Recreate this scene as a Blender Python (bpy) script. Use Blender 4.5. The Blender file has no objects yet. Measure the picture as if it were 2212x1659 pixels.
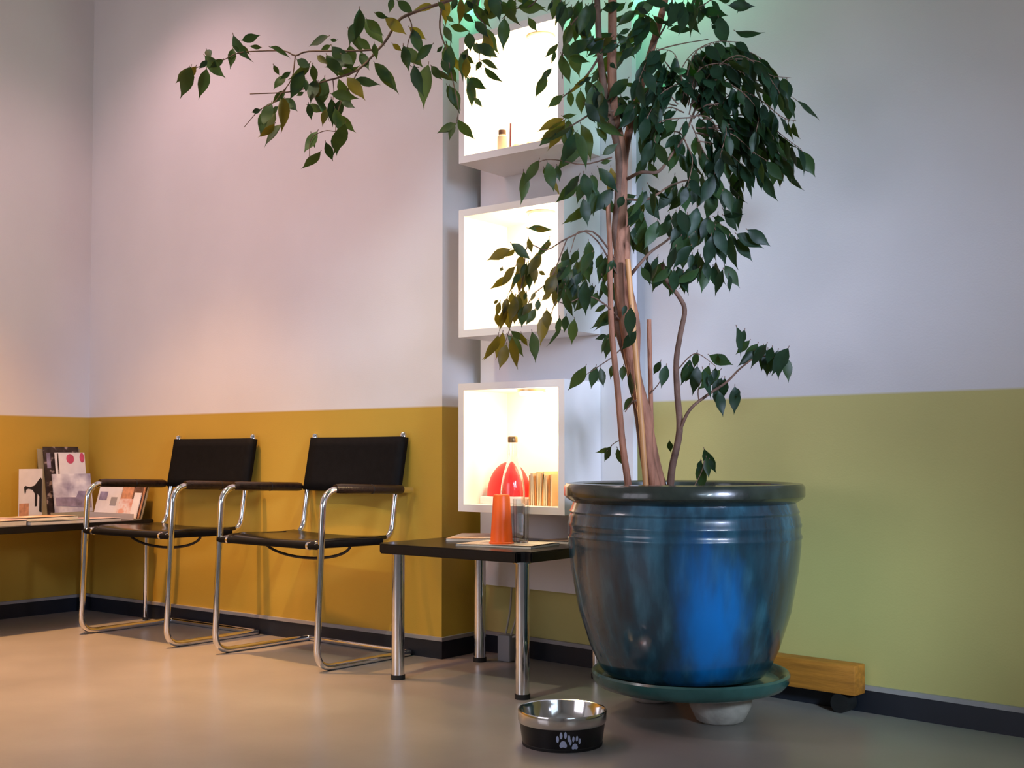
import bpy, bmesh, math, random
from mathutils import Vector, Matrix, Quaternion

random.seed(7)
S = bpy.context.scene
COL = S.collection

# ------------------------------------------------------------------ camera
F_PX, PX0, PY0 = 2582.85, 1106.0, 883.83
CAM = Vector((5.4091, -3.4802, 0.7852))
YAW, PITCH = -0.65895, 0.03709
FWD = Vector((math.cos(PITCH) * math.sin(YAW), math.cos(PITCH) * math.cos(YAW), math.sin(PITCH)))
RGT = Vector((math.cos(YAW), -math.sin(YAW), 0))
UPV = RGT.cross(FWD)
cd = bpy.data.cameras.new('camera')
cam = bpy.data.objects.new('camera', cd)
COL.objects.link(cam)
cd.sensor_width = 36.0
cd.lens = F_PX / 2212 * 36.0
cd.shift_y = (PY0 - 829.5) / 2212
cd.clip_start = 0.05
M = Matrix((RGT, UPV, -FWD)).transposed().to_4x4()
M.translation = CAM
cam.matrix_world = M
S.camera = cam

# ------------------------------------------------------------------ world, exposure
wd = bpy.data.worlds.new('world')
S.world = wd
wd.use_nodes = True
wd.node_tree.nodes['Background'].inputs[0].default_value = (0.62, 0.74, 1.0, 1)
wd.node_tree.nodes['Background'].inputs[1].default_value = 0.6
vs = S.view_settings
vs.view_transform = 'Standard'
vs.look = 'None'
vs.exposure = 0.0
vs.gamma = 1.0
vs.use_curve_mapping = False

# ------------------------------------------------------------------ lights
def light(name, kind, loc, power, color, target=None, size=None, size_y=None, cone=None, blend=0.5):
    l = bpy.data.lights.new(name, kind)
    l.energy = power
    l.color = color
    o = bpy.data.objects.new(name, l)
    COL.objects.link(o)
    o.location = loc
    if target is not None:
        d = Vector(target) - Vector(loc)
        o.rotation_euler = d.to_track_quat('-Z', 'Y').to_euler()
    if kind == 'AREA':
        l.shape = 'RECTANGLE'
        l.size = size
        l.size_y = size_y or size
    elif kind == 'SPOT':
        l.spot_size = math.radians(cone)
        l.spot_blend = blend
        l.shadow_soft_size = size or 0.05
    else:
        l.shadow_soft_size = size or 0.05
    return o

WARM = (1.0, 0.51, 0.17)
ROSE = (1.0, 0.56, 0.58)
DAY = (0.66, 0.84, 1.0)
# sky glow of the right wall's window, then two added spots brightening the column
light('window_daylight', 'AREA', (7.72, -3.45, 1.95), 20, DAY, (0, -3.45, 1.95), 2.0, 1.3)
light('fill_beam', 'SPOT', (7.3, -1.9, 1.9), 920, (0.62, 0.71, 1.0), (2.72, 0.1, 1.0), 0.35, cone=26, blend=1.0)
light('fill_beam_high', 'SPOT', (6.6, -3.2, 2.2), 540, (0.58, 0.76, 1.0), (2.93, 0.1, 1.55), 0.45, cone=23.5, blend=1.0)
# added frontal fill from behind the camera, set in a made-up window
light('front_fill', 'AREA', (2.0, -6.3, 1.6), 40, (0.96, 0.90, 1.0), (2.0, 0, 1.4), 2.8, 1.7)
# warm ceiling spotlights washing the left half of the room, then two added fills
light('ceiling_spot_wash', 'SPOT', (0.95, -0.75, 3.25), 52, ROSE, (1.0, -0.35, 0), 0.12, cone=122, blend=0.8)
light('ceiling_spot_floor', 'SPOT', (1.2, -1.0, 3.25), 600, WARM, (1.05, -1.35, 0), 0.06, cone=76, blend=0.9)
light('ceiling_spot_middle', 'SPOT', (2.2, -1.9, 3.25), 40, (1.0, 0.3, 0.2), (1.9, 0.0, 0.55), 0.06, cone=75, blend=0.9)
light('low_wall_fill', 'SPOT', (3.0, -2.4, 3.25), 135, (0.98, 0.90, 0.58), (2.35, 0.0, 0.30), 0.06, cone=44, blend=1.0)  # added fill for the dim lower wall and panel
light('fill_beam_low', 'SPOT', (6.9, -2.6, 1.6), 620, (0.66, 0.86, 1.0), (3.74, 0.08, 0.22), 0.25, cone=15, blend=1.0)  # added spot lifting the low wall beside the pot
# added overhead fill that lifts the ambient level
light('overhead_fill', 'AREA', (1.5, -2.2, 3.24), 15, (1.0, 0.86, 0.90), (1.5, -2.2, 0), 0.6, 0.6)

# ------------------------------------------------------------------ helpers
def at(px, py, depth):
    return CAM + (FWD + RGT * ((px - PX0) / F_PX) + UPV * ((PY0 - py) / F_PX)) * depth

def onz(px, py, z):
    d = FWD + RGT * ((px - PX0) / F_PX) + UPV * ((PY0 - py) / F_PX)
    return CAM + d * ((z - CAM.z) / d.z)

def lin(c):
    return tuple(((v / 255) / 12.92 if v / 255 <= 0.04045 else ((v / 255 + 0.055) / 1.055) ** 2.4) for v in c)

MATS = {}
def mat(name, color, rough=0.5, metal=0.0, noise=0.0, nscale=8.0, bump=0.0, bscale=60.0, coat=0.0,
        emit=None, estr=0.0, trans=0.0, ior=1.45, spec=0.5, stretch=None, alpha=None):
    if name in MATS:
        return MATS[name]
    m = bpy.data.materials.new(name)
    m.use_nodes = True
    nt = m.node_tree
    b = nt.nodes['Principled BSDF']
    b.inputs['Base Color'].default_value = (*color, 1)
    b.inputs['Roughness'].default_value = rough
    b.inputs['Metallic'].default_value = metal
    b.inputs['Coat Weight'].default_value = coat
    b.inputs['Coat Roughness'].default_value = 0.08
    b.inputs['Transmission Weight'].default_value = trans
    b.inputs['IOR'].default_value = ior
    b.inputs['Specular IOR Level'].default_value = spec
    if emit:
        b.inputs['Emission Color'].default_value = (*emit, 1)
        b.inputs['Emission Strength'].default_value = estr
    if noise or bump:
        tc = nt.nodes.new('ShaderNodeTexCoord')
        mp = nt.nodes.new('ShaderNodeMapping')
        nt.links.new(tc.outputs['Object'], mp.inputs[0])
        if stretch:
            mp.inputs['Scale'].default_value = stretch
    if noise:
        n = nt.nodes.new('ShaderNodeTexNoise')
        n.inputs['Scale'].default_value = nscale
        n.inputs['Detail'].default_value = 5
        nt.links.new(mp.outputs[0], n.inputs['Vector'])
        r = nt.nodes.new('ShaderNodeValToRGB')
        r.color_ramp.elements[0].position = 0.3
        r.color_ramp.elements[1].position = 0.7
        r.color_ramp.elements[0].color = (*[max(0, c * (1 - noise)) for c in color], 1)
        r.color_ramp.elements[1].color = (*[min(1, c * (1 + noise)) for c in color], 1)
        nt.links.new(n.outputs['Fac'], r.inputs[0])
        nt.links.new(r.outputs[0], b.inputs['Base Color'])
    if bump:
        n2 = nt.nodes.new('ShaderNodeTexNoise')
        n2.inputs['Scale'].default_value = bscale
        n2.inputs['Detail'].default_value = 4
        nt.links.new(mp.outputs[0], n2.inputs['Vector'])
        bp = nt.nodes.new('ShaderNodeBump')
        bp.inputs['Strength'].default_value = bump
        bp.inputs['Distance'].default_value = 0.01
        nt.links.new(n2.outputs['Fac'], bp.inputs['Height'])
        nt.links.new(bp.outputs[0], b.inputs['Normal'])
    MATS[name] = m
    return m

def obj(name, verts, faces, m, parent=None, smooth=False, kind=None, bevel=0, segs=2):
    me = bpy.data.meshes.new(name)
    me.from_pydata([tuple(v) for v in verts], [], faces)
    if bevel or True:
        bm = bmesh.new()
        bm.from_mesh(me)
        if bevel:
            es = [e for e in bm.edges if len(e.link_faces) == 2 and e.calc_face_angle(0) > 0.6]
            bmesh.ops.bevel(bm, geom=es, offset=bevel, segments=segs, affect='EDGES', profile=0.5)
        bmesh.ops.recalc_face_normals(bm, faces=bm.faces)
        bm.to_mesh(me)
        bm.free()
    if m:
        me.materials.append(m)
    if smooth:
        me.shade_smooth()
        if hasattr(me, 'set_sharp_from_angle'):
            me.set_sharp_from_angle(angle=math.radians(40))
    o = bpy.data.objects.new(name, me)
    COL.objects.link(o)
    if parent:
        o.parent = parent
    if kind:
        o['kind'] = kind
    return o

def thing(name, label, cat, loc=(0, 0, 0), rz=0, group=None):
    o = bpy.data.objects.new(name, None)
    COL.objects.link(o)
    o.empty_display_size = 0.05
    o.location = loc
    o.rotation_euler = (0, 0, rz)
    return tag(o, label, cat, group)

def tag(o, label, cat, group=None):
    o['label'] = label
    o['category'] = cat
    if group:
        o['group'] = group
    return o

def copy_tree(o, parent=None):
    c = o.copy()
    COL.objects.link(c)
    c.parent = parent
    for ch in o.children:
        copy_tree(ch, c)
    return c

def boxg(x0, x1, y0, y1, z0, z1):
    v = [(x0, y0, z0), (x1, y0, z0), (x1, y1, z0), (x0, y1, z0), (x0, y0, z1), (x1, y0, z1), (x1, y1, z1), (x0, y1, z1)]
    f = [(0, 3, 2, 1), (4, 5, 6, 7), (0, 1, 5, 4), (1, 2, 6, 5), (2, 3, 7, 6), (3, 0, 4, 7)]
    return v, f

def joing(*gs):
    V, Fc = [], []
    for v, f in gs:
        k = len(V)
        V += list(v)
        Fc += [tuple(i + k for i in q) for q in f]
    return V, Fc

def box(name, x0, x1, y0, y1, z0, z1, m, parent=None, bevel=0.0, kind=None, segs=2):
    v, f = boxg(x0, x1, y0, y1, z0, z1)
    return obj(name, v, f, m, parent, kind=kind, bevel=bevel, segs=segs, smooth=bool(bevel))

def lathe(profile, n=40, cx=0, cy=0):
    """profile: list of (r, z); r == 0 closes with a pole"""
    V, Fc, rings = [], [], []
    for r, z in profile:
        if r < 1e-6:
            rings.append([len(V)])
            V.append((cx, cy, z))
        else:
            rings.append(list(range(len(V), len(V) + n)))
            for i in range(n):
                a = 2 * math.pi * i / n
                V.append((cx + r * math.cos(a), cy + r * math.sin(a), z))
    for a, b in zip(rings, rings[1:]):
        for i in range(n):
            j = (i + 1) % n
            if len(a) == 1 and len(b) == 1:
                continue
            if len(a) == 1:
                Fc.append((a[0], b[i], b[j]))
            elif len(b) == 1:
                Fc.append((a[i], a[j], b[0]))
            else:
                Fc.append((a[i], a[j], b[j], b[i]))
    return V, Fc

def tubeg(pts, rad, n=10, cap=True):
    pts = [Vector(p) for p in pts]
    rs = rad if isinstance(rad, (list, tuple)) else [rad] * len(pts)
    V, Fc = [], []
    t0 = (pts[1] - pts[0]).normalized()
    ref = Vector((0, 0, 1)) if abs(t0.z) < 0.9 else Vector((1, 0, 0))
    nrm = (ref - t0 * ref.dot(t0)).normalized()
    for i, p in enumerate(pts):
        if i == 0:
            t = t0
        elif i == len(pts) - 1:
            t = (pts[i] - pts[i - 1]).normalized()
        else:
            t = ((pts[i] - pts[i - 1]).normalized() + (pts[i + 1] - pts[i]).normalized()).normalized()
        nrm = (nrm - t * nrm.dot(t)).normalized()
        bn = t.cross(nrm)
        for k in range(n):
            a = 2 * math.pi * k / n
            V.append(p + (nrm * math.cos(a) + bn * math.sin(a)) * rs[i])
    for i in range(len(pts) - 1):
        for k in range(n):
            j = (k + 1) % n
            Fc.append((i * n + k, i * n + j, (i + 1) * n + j, (i + 1) * n + k))
    if cap:
        Fc.append(tuple(range(n))[::-1])
        Fc.append(tuple((len(pts) - 1) * n + k for k in range(n)))
    return V, Fc

def rounded(pts, r=0.05, n=6):
    """polyline with its inner corners rounded"""
    pts = [Vector(p) for p in pts]
    out = [pts[0]]
    for a, b, c in zip(pts, pts[1:], pts[2:]):
        d1, d2 = (a - b), (c - b)
        rr = min(r, d1.length * 0.49, d2.length * 0.49)
        p1, p2 = b + d1.normalized() * rr, b + d2.normalized() * rr
        for i in range(n + 1):
            t = i / n
            out.append(p1 * (1 - t) ** 2 + b * 2 * t * (1 - t) + p2 * t * t)
    out.append(pts[-1])
    return out

def smoothline(pts, k=5):
    """Catmull-Rom through the points"""
    pts = [Vector(p) for p in pts]
    if len(pts) < 3:
        return pts
    P = [pts[0] * 2 - pts[1]] + pts + [pts[-1] * 2 - pts[-2]]
    out = []
    for i in range(1, len(P) - 2):
        for s in range(k):
            t = s / k
            a, b, c, d = P[i - 1], P[i], P[i + 1], P[i + 2]
            out.append(0.5 * ((2 * b) + (c - a) * t + (2 * a - 5 * b + 4 * c - d) * t * t + (3 * b - a - 3 * c + d) * t ** 3))
    out.append(pts[-1])
    return out

def tube(name, pts, rad, m, parent=None, n=10):
    v, f = tubeg(pts, rad, n)
    return obj(name, v, f, m, parent, smooth=True)

# ------------------------------------------------------------------ materials
def wall_paint(name, low, high, z=0.968):
    m = bpy.data.materials.new(name)
    m.use_nodes = True
    nt = m.node_tree
    b = nt.nodes['Principled BSDF']
    b.inputs['Roughness'].default_value = 0.55
    b.inputs['Specular IOR Level'].default_value = 0.35
    g = nt.nodes.new('ShaderNodeNewGeometry')
    sx = nt.nodes.new('ShaderNodeSeparateXYZ')
    nt.links.new(g.outputs['Position'], sx.inputs[0])
    mr = nt.nodes.new('ShaderNodeMapRange')
    mr.inputs['From Min'].default_value = z - 0.004
    mr.inputs['From Max'].default_value = z + 0.004
    nt.links.new(sx.outputs['Z'], mr.inputs['Value'])
    n = nt.nodes.new('ShaderNodeTexNoise')
    n.inputs['Scale'].default_value = 2.2
    n.inputs['Detail'].default_value = 6
    nt.links.new(g.outputs['Position'], n.inputs['Vector'])
    def pair(c):
        r = nt.nodes.new('ShaderNodeValToRGB')
        r.color_ramp.elements[0].position = 0.35
        r.color_ramp.elements[1].position = 0.65
        r.color_ramp.elements[0].color = (*[v * 0.95 for v in c], 1)
        r.color_ramp.elements[1].color = (*c, 1)
        nt.links.new(n.outputs['Fac'], r.inputs[0])
        return r
    lo, hi = pair(low), pair(high)
    mx = nt.nodes.new('ShaderNodeMix')
    mx.data_type = 'RGBA'
    nt.links.new(mr.outputs[0], mx.inputs['Factor'])
    nt.links.new(lo.outputs[0], mx.inputs['A'])
    nt.links.new(hi.outputs[0], mx.inputs['B'])
    nt.links.new(mx.outputs['Result'], b.inputs['Base Color'])
    n2 = nt.nodes.new('ShaderNodeTexNoise')
    n2.inputs['Scale'].default_value = 180
    nt.links.new(g.outputs['Position'], n2.inputs['Vector'])
    bp = nt.nodes.new('ShaderNodeBump')
    bp.inputs['Strength'].default_value = 0.08
    bp.inputs['Distance'].default_value = 0.004
    nt.links.new(n2.outputs['Fac'], bp.inputs['Height'])
    nt.links.new(bp.outputs[0], b.inputs['Normal'])
    return m

WHITE = (0.74, 0.73, 0.74)
M_wallA = wall_paint('warm_lit_dado_paint', (0.55, 0.36, 0.05), WHITE)  # dado paint with the warm lamplight tint put into its colour
M_wallB = wall_paint('cool_lit_dado_paint', (0.57, 0.52, 0.20), WHITE)  # same dado paint, cool daylight tint put into its colour
M_plain = mat('plain_wall_paint', (0.6, 0.6, 0.62), 0.7)
M_ceil = mat('ceiling_paint', (0.75, 0.75, 0.75), 0.8, noise=0.03, nscale=3)
M_floor = mat('linoleum', (0.34, 0.315, 0.30), 0.30, noise=0.10, nscale=3.0, bump=0.03, bscale=30, spec=0.5)
M_base = mat('vinyl_skirting', (0.014, 0.017, 0.027), 0.4, noise=0.15, nscale=6)
M_basecap = mat('skirting_lip', (0.34, 0.33, 0.34), 0.5, noise=0.1, nscale=9)
M_panel = mat('white_lacquer', (0.72, 0.72, 0.75), 0.45, noise=0.03, nscale=4)
M_chrome = mat('chrome', (0.80, 0.80, 0.82), 0.10, 1.0, noise=0.04, nscale=20)
M_leather = mat('black_saddle_leather', (0.004, 0.004, 0.0045), 0.7, noise=0.25, nscale=40, bump=0.08, bscale=300, spec=0.15)
M_seat = mat('polished_seat_leather', (0.006, 0.0055, 0.006), 0.20, noise=0.25, nscale=40, bump=0.03, bscale=200, spec=0.75)
M_armwrap = mat('arm_leather', (0.022, 0.012, 0.008), 0.24, noise=0.25, nscale=50, bump=0.1, bscale=250)
M_rubber = mat('black_rubber', (0.012, 0.012, 0.013), 0.6, noise=0.2, nscale=30)
M_blacktop = mat('black_laminate', (0.007, 0.0065, 0.008), 0.26, noise=0.2, nscale=25)
M_wood = mat('orange_timber', (0.44, 0.17, 0.022), 0.55, noise=0.3, nscale=5, stretch=(1, 12, 12), bump=0.2, bscale=30)
M_soil = mat('dark_soil', (0.02, 0.014, 0.01), 0.95, noise=0.5, nscale=30, bump=1.0, bscale=40)
M_bark = mat('fig_bark', (0.30, 0.13, 0.075), 0.75, noise=0.4, nscale=14, stretch=(3, 3, 0.7), bump=0.5, bscale=40)
M_bark2 = mat('dark_bark', (0.14, 0.075, 0.05), 0.8, noise=0.4, nscale=20, bump=0.4, bscale=60)
M_bamboo = mat('bamboo_cane', (0.56, 0.27, 0.10), 0.5, noise=0.2, nscale=12, stretch=(4, 4, 0.6))

# ------------------------------------------------------------------ the setting
LX, DY, ANG = 2.373, 0.25, 0.1025
RX, FY, CZ = 7.6, -6.2, 3.3
def wb(x):
    return DY - (x - LX) * math.tan(ANG)

box('floor', -0.2, RX + 0.2, FY - 0.2, 0.6, -0.1, 0.0, M_floor, kind='structure')
box('ceiling', -0.2, RX + 0.2, FY - 0.2, 0.6, CZ, CZ + 0.1, M_ceil, kind='structure')
box('wall_left', -0.2, 0.0, FY, 0.0, 0, CZ, M_wallA, kind='structure')
box('wall_back_left', -0.2, LX, 0.0, 0.5, 0, CZ, M_wallA, kind='structure')
v = [(LX, DY, 0), (RX, wb(RX), 0), (RX, 0.5, 0), (LX, 0.5, 0)]
v += [(x, y, CZ) for x, y, z in v]
obj('wall_back_right', v, boxg(0, 1, 0, 1, 0, 1)[1], M_wallB, kind='structure')
v, f = joing(boxg(-0.2, 0.6, FY - 0.2, FY, 0, CZ), boxg(3.4, RX + 0.2, FY - 0.2, FY, 0, CZ),
             boxg(0.6, 3.4, FY - 0.2, FY, 0, 0.75), boxg(0.6, 3.4, FY - 0.2, FY, 2.45, CZ))
obj('wall_front', v, f, M_plain, kind='structure')
WY0, WY1, WZ0, WZ1 = -4.45, -2.45, 1.3, 2.6
v, f = joing(boxg(RX, RX + 0.2, FY, WY0, 0, CZ), boxg(RX, RX + 0.2, WY1, 0.5, 0, CZ),
             boxg(RX, RX + 0.2, WY0, WY1, 0, WZ0), boxg(RX, RX + 0.2, WY0, WY1, WZ1, CZ))
obj('wall_right', v, f, M_plain, kind='structure')
M_winframe = mat('white_window_frame', (0.7, 0.7, 0.7), 0.4)
gs = []
for k in range(5):
    y = WY0 + (WY1 - WY0) * k / 4
    gs.append(boxg(RX + 0.02, RX + 0.07, y - 0.04, y + 0.04, WZ0, WZ1))
for z in (WZ0 + 0.03, 2.15, WZ1 - 0.03):
    gs.append(boxg(RX + 0.021, RX + 0.069, WY0, WY1, z - 0.04, z + 0.04))
obj('window_1', *joing(*gs), M_winframe, kind='structure')
gs = [boxg(x - 0.035, x + 0.035, FY - 0.07, FY - 0.02, 0.75, 2.45) for x in (0.6, 1.53, 2.47, 3.4)]
gs += [boxg(0.6, 3.4, FY - 0.069, FY - 0.021, z - 0.035, z + 0.035) for z in (0.78, 2.42)]
obj('fill_window', *joing(*gs), M_winframe, kind='structure')  # unseen window, added to go with the frontal fill

# baseboards: dark vinyl with a paler upper lip
BH = 0.082
def baseboard(name, pts):
    """pts: floor polyline, the room on its right-hand side"""
    def strip(off, z0, z1):
        V, Fc = [], []
        P = [Vector(p) for p in pts]
        n = []
        for i in range(len(P)):
            a = (P[min(i + 1, len(P) - 1)] - P[max(i - 1, 0)])
            if 0 < i < len(P) - 1:
                d1, d2 = (P[i] - P[i - 1]).normalized(), (P[i + 1] - P[i]).normalized()
                n1, n2 = Vector((d1.y, -d1.x)), Vector((d2.y, -d2.x))
                b = (n1 + n2)
                n.append(b / (b.dot(n1)))
            else:
                d = a.normalized()
                n.append(Vector((d.y, -d.x)))
        for i, p in enumerate(P):
            q = p + n[i] * off
            for c, z in ((p, z0), (q, z0), (q, z1), (p, z1)):
                V.append((c.x, c.y, z))
        for i in range(len(P) - 1):
            a, b = i * 4, i * 4 + 4
            for k in range(4):
                j = (k + 1) % 4
                Fc.append((a + k, a + j, b + j, b + k))
        Fc += [(0, 1, 2, 3), tuple(len(V) - 4 + k for k in range(4))[::-1]]
        return V, Fc
    o = obj(name, *strip(0.010, 0.0, BH - 0.014), M_base, kind='structure')
    obj('skirting_lip', *strip(0.014, BH - 0.014, BH), M_basecap, o)
baseboard('baseboard_left', [(0, FY), (0, -0.001)])
baseboard('baseboard_back_left', [(0, 0), (LX, 0), (LX, DY)])
baseboard('baseboard_back_right', [(LX, DY), (RX, wb(RX))])

# ------------------------------------------------------------------ white display column with three lit boxes
WB = Vector((math.cos(ANG), -math.sin(ANG), 0))      # along the right back wall
WN = Vector((-math.sin(ANG), -math.cos(ANG), 0))     # out of it into the room
W0 = Vector((LX, DY, 0))
def wq(s, off, z):
    p = W0 + WB * s + WN * off
    return (p.x, p.y, z)
PS0, PS1 = 0.061, 0.818
col_t = thing('display_column', 'tall white panel on the wall behind the fig tree carrying lit boxes', 'wall panel', wq(0.4, 0.02, 0.274))
inv = Matrix.Translation(-Vector(col_t.location))
def wbox(name, s0, s1, o0, o1, z0, z1, m, parent=None):
    v = [wq(s, o, z) for z in (z0, z1) for s, o in ((s0, o1), (s1, o1), (s1, o0), (s0, o0))]
    if parent:
        v = [Vector(q) - Vector(parent.location) for q in v]
    return obj(name, v, boxg(0, 1, 0, 1, 0, 1)[1], m, parent)
wbox('panel', PS0, PS1, 0.05, 0.075, 0.274, 3.0, M_panel, col_t)
wbox('mounting_rail', 0.30, 0.34, 0.0, 0.05, 0.3, 2.95, M_panel, col_t)
wbox('mounting_rail', 0.55, 0.59, 0.0, 0.05, 0.3, 2.95, M_panel, col_t)
M_green = mat('green_led', (0.1, 0.5, 0.2), 0.5, emit=(0.10, 1.0, 0.42), estr=3)
for sx, pw in ((0.885, 9.0), (0.0, 5.0)):
    q = Vector(wq(sx, 0.045, 2.64)) - Vector(col_t.location)
    lm = obj('green_spot', *lathe([(0, 0), (0.022, 0), (0.026, 0.006), (0.026, 0.05), (0, 0.05)], 20), M_green, col_t, smooth=True)
    lm.location = q + WN * 0.03
    light('green_glow', 'POINT', q + WN * 0.05 + Vector(col_t.location) - Vector((0, 0, 0.04)), pw, (0.22, 1.0, 0.50), size=0.03)

M_shell = mat('white_box_lacquer', (0.80, 0.78, 0.76), 0.4, noise=0.02, nscale=6)
M_lamp = mat('lamp_glass', (1, 0.95, 0.85), 0.3, emit=(1.0, 0.74, 0.42), estr=55)
M_lampring = mat('lamp_ring', (0.6, 0.5, 0.35), 0.3, 0.8)
BX0, BX1, BYF = 2.583, 3.009, -0.12
def display_box(z0, z1, label, power, lx=0.06, ly=0.11):
    t = 0.026
    cx = (BX0 + BX1) / 2
    o = thing('display_box', label, 'display box', (cx, BYF, z0 - t), group='lit boxes on the white column')
    x0, x1 = BX0 - cx, BX1 - cx
    h = z1 - z0
    yb = wb(cx) - 0.085 - BYF
    def yback(x):
        return wb(cx + x) - 0.0765 - BYF
    # side walls, top and bottom run back to the slightly skewed column
    def slab(name, xa, xb, za, zb):
        v = [(xa, 0, za), (xb, 0, za), (xb, yback(xb), za), (xa, yback(xa), za),
             (xa, 0, zb), (xb, 0, zb), (xb, yback(xb), zb), (xa, yback(xa), zb)]
        return v, boxg(0, 1, 0, 1, 0, 1)[1]
    sh = obj('shell', *joing(slab('', x0 - t, x0, 0, h + 2 * t), slab('', x1, x1 + t, 0, h + 2 * t),
                        slab('', x0, x1, 0, t), slab('', x0, x1, t + h, h + 2 * t)), M_shell, o)
    obj('back_panel', [(x0, yback(x0) - 0.012, t), (x1, yback(x1) - 0.012, t), (x1, yback(x1) - 0.001, t), (x0, yback(x0) - 0.001, t),
                       (x0, yback(x0) - 0.012, t + h), (x1, yback(x1) - 0.012, t + h), (x1, yback(x1) - 0.001, t + h), (x0, yback(x0) - 0.001, t + h)],
        boxg(0, 1, 0, 1, 0, 1)[1], M_shell, o)
    lz = t + h
    lam = obj('downlight', *lathe([(0.0, lz - 0.022), (0.040, lz - 0.022), (0.044, lz - 0.016), (0.044, lz)], 28, lx, ly), M_lamp, o, smooth=True)
    obj('lamp_ring', *lathe([(0.045, lz - 0.012), (0.051, lz - 0.010), (0.051, lz), (0.045, lz), (0.045, lz - 0.012)], 28, lx, ly), M_lampring, lam, smooth=True)
    l = light('box_lamp', 'POINT', (cx + lx, BYF + ly, z0 - t + lz - 0.06), power, (1.0, 0.72, 0.38), size=0.03)
    return o
display_box(0.599, 1.016, 'lowest lit white box, holding a red dome and thin booklets', 4.6, 0.045, 0.07)
display_box(1.239, 1.660, 'middle lit white box half covered by fig leaves', 5)
display_box(1.886, 2.306, 'topmost lit white box glowing brightest behind the foliage', 11)

# things in the boxes
M_red = mat('red_plastic', (0.75, 0.02, 0.02), 0.4, noise=0.1, nscale=5)
M_cream = mat('cream_card', (0.8, 0.66, 0.42), 0.6, noise=0.1, nscale=10)
M_orangecard = mat('orange_card', (0.75, 0.3, 0.08), 0.6, noise=0.25, nscale=10)
z = 0.599
t = thing('red_dome_display', 'red half-round dome standing in the lowest lit box', 'ornament', (2.70, 0.0, z))
prof = []
for i in range(9):
    a = math.pi / 2 * i / 8
    prof.append((0.098 * math.cos(a) if i < 8 else 0, 0.028 + 0.128 * math.sin(a)))
dome = obj('dome', *lathe([(0, 0.028)] + prof, 32), M_red, t, smooth=True)
dome.scale = (1, 0.45, 1)
box('base', -0.10, 0.10, -0.048, 0.048, 0, 0.028, M_shell, t, 0.004)
ORD = ['first', 'second', 'third', 'fourth', 'fifth', 'sixth', 'seventh', 'eighth', 'ninth', 'tenth', 'eleventh']
for i in range(11):
    x = 2.835 + i * 0.0095 + random.uniform(-.001, .001)
    hh = random.uniform(0.105, 0.125)
    o = box('booklet', -0.0028, 0.0028, -0.05, 0.05, 0, hh, M_cream if i % 3 else M_orangecard)
    o.location = (x, -0.005, z)
    o.rotation_euler = (0, random.uniform(-0.05, 0.05), 0)
    tag(o, '%s thin upright booklet counted from the red dome in the lowest lit box' % ORD[i], 'booklet', 'booklets in the lowest lit box')
o = box('product_carton', -0.017, 0.017, -0.03, 0.03, 0, 0.185, M_cream, bevel=0.002)
o.location = (2.972, 0.045, z)
tag(o, 'tall cream carton at the right end of the lowest lit box', 'carton')
o = box('product_carton', -0.013, 0.013, -0.02, 0.02, 0, 0.09, M_orangecard, bevel=0.002)
o.location = (2.985, -0.045, z)
tag(o, 'small orange carton in front of the cream one in the lowest lit box', 'carton')
# top box
z = 1.886
t = thing('small_bottle', 'small pale bottle with dark cap in the topmost lit box', 'bottle', (2.715, -0.06, z))
obj('body', *lathe([(0, 0), (0.017, 0), (0.018, 0.004), (0.018, 0.062), (0.012, 0.068), (0.012, 0.07), (0, 0.07)], 20), M_cream, t, smooth=True)
obj('cap', *lathe([(0, 0.07), (0.014, 0.07), (0.014, 0.086), (0, 0.086)], 20), mat('brown_cap', (0.12, 0.06, 0.03), 0.4), t, smooth=True)
o = obj('incense_stick', *tubeg([(0, 0, 0), (0.002, 0.0, 0.105)], 0.003, 8), mat('dark_red_stick', (0.18, 0.03, 0.03), 0.6), smooth=True)
o.location = (2.752, -0.06, z)
tag(o, 'thin dark red stick standing in the topmost lit box', 'stick')
for i in range(7):
    o = obj('ceramic_pebble', *lathe([(0, 0), (0.011, 0.001), (0.015, 0.007), (0.010, 0.013), (0, 0.015)], 12), mat('salmon_glaze', (0.75, 0.36, 0.2), 0.4, noise=0.2, nscale=40), smooth=True)
    o.location = (2.80 + i * 0.031, -0.085 + 0.012 * (i % 2), z)
    o.rotation_euler = (0, 0, i)
    tag(o, '%s small salmon pebble from the left in the topmost lit box' % ORD[i], 'pebble', 'pebbles in the topmost lit box')
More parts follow.
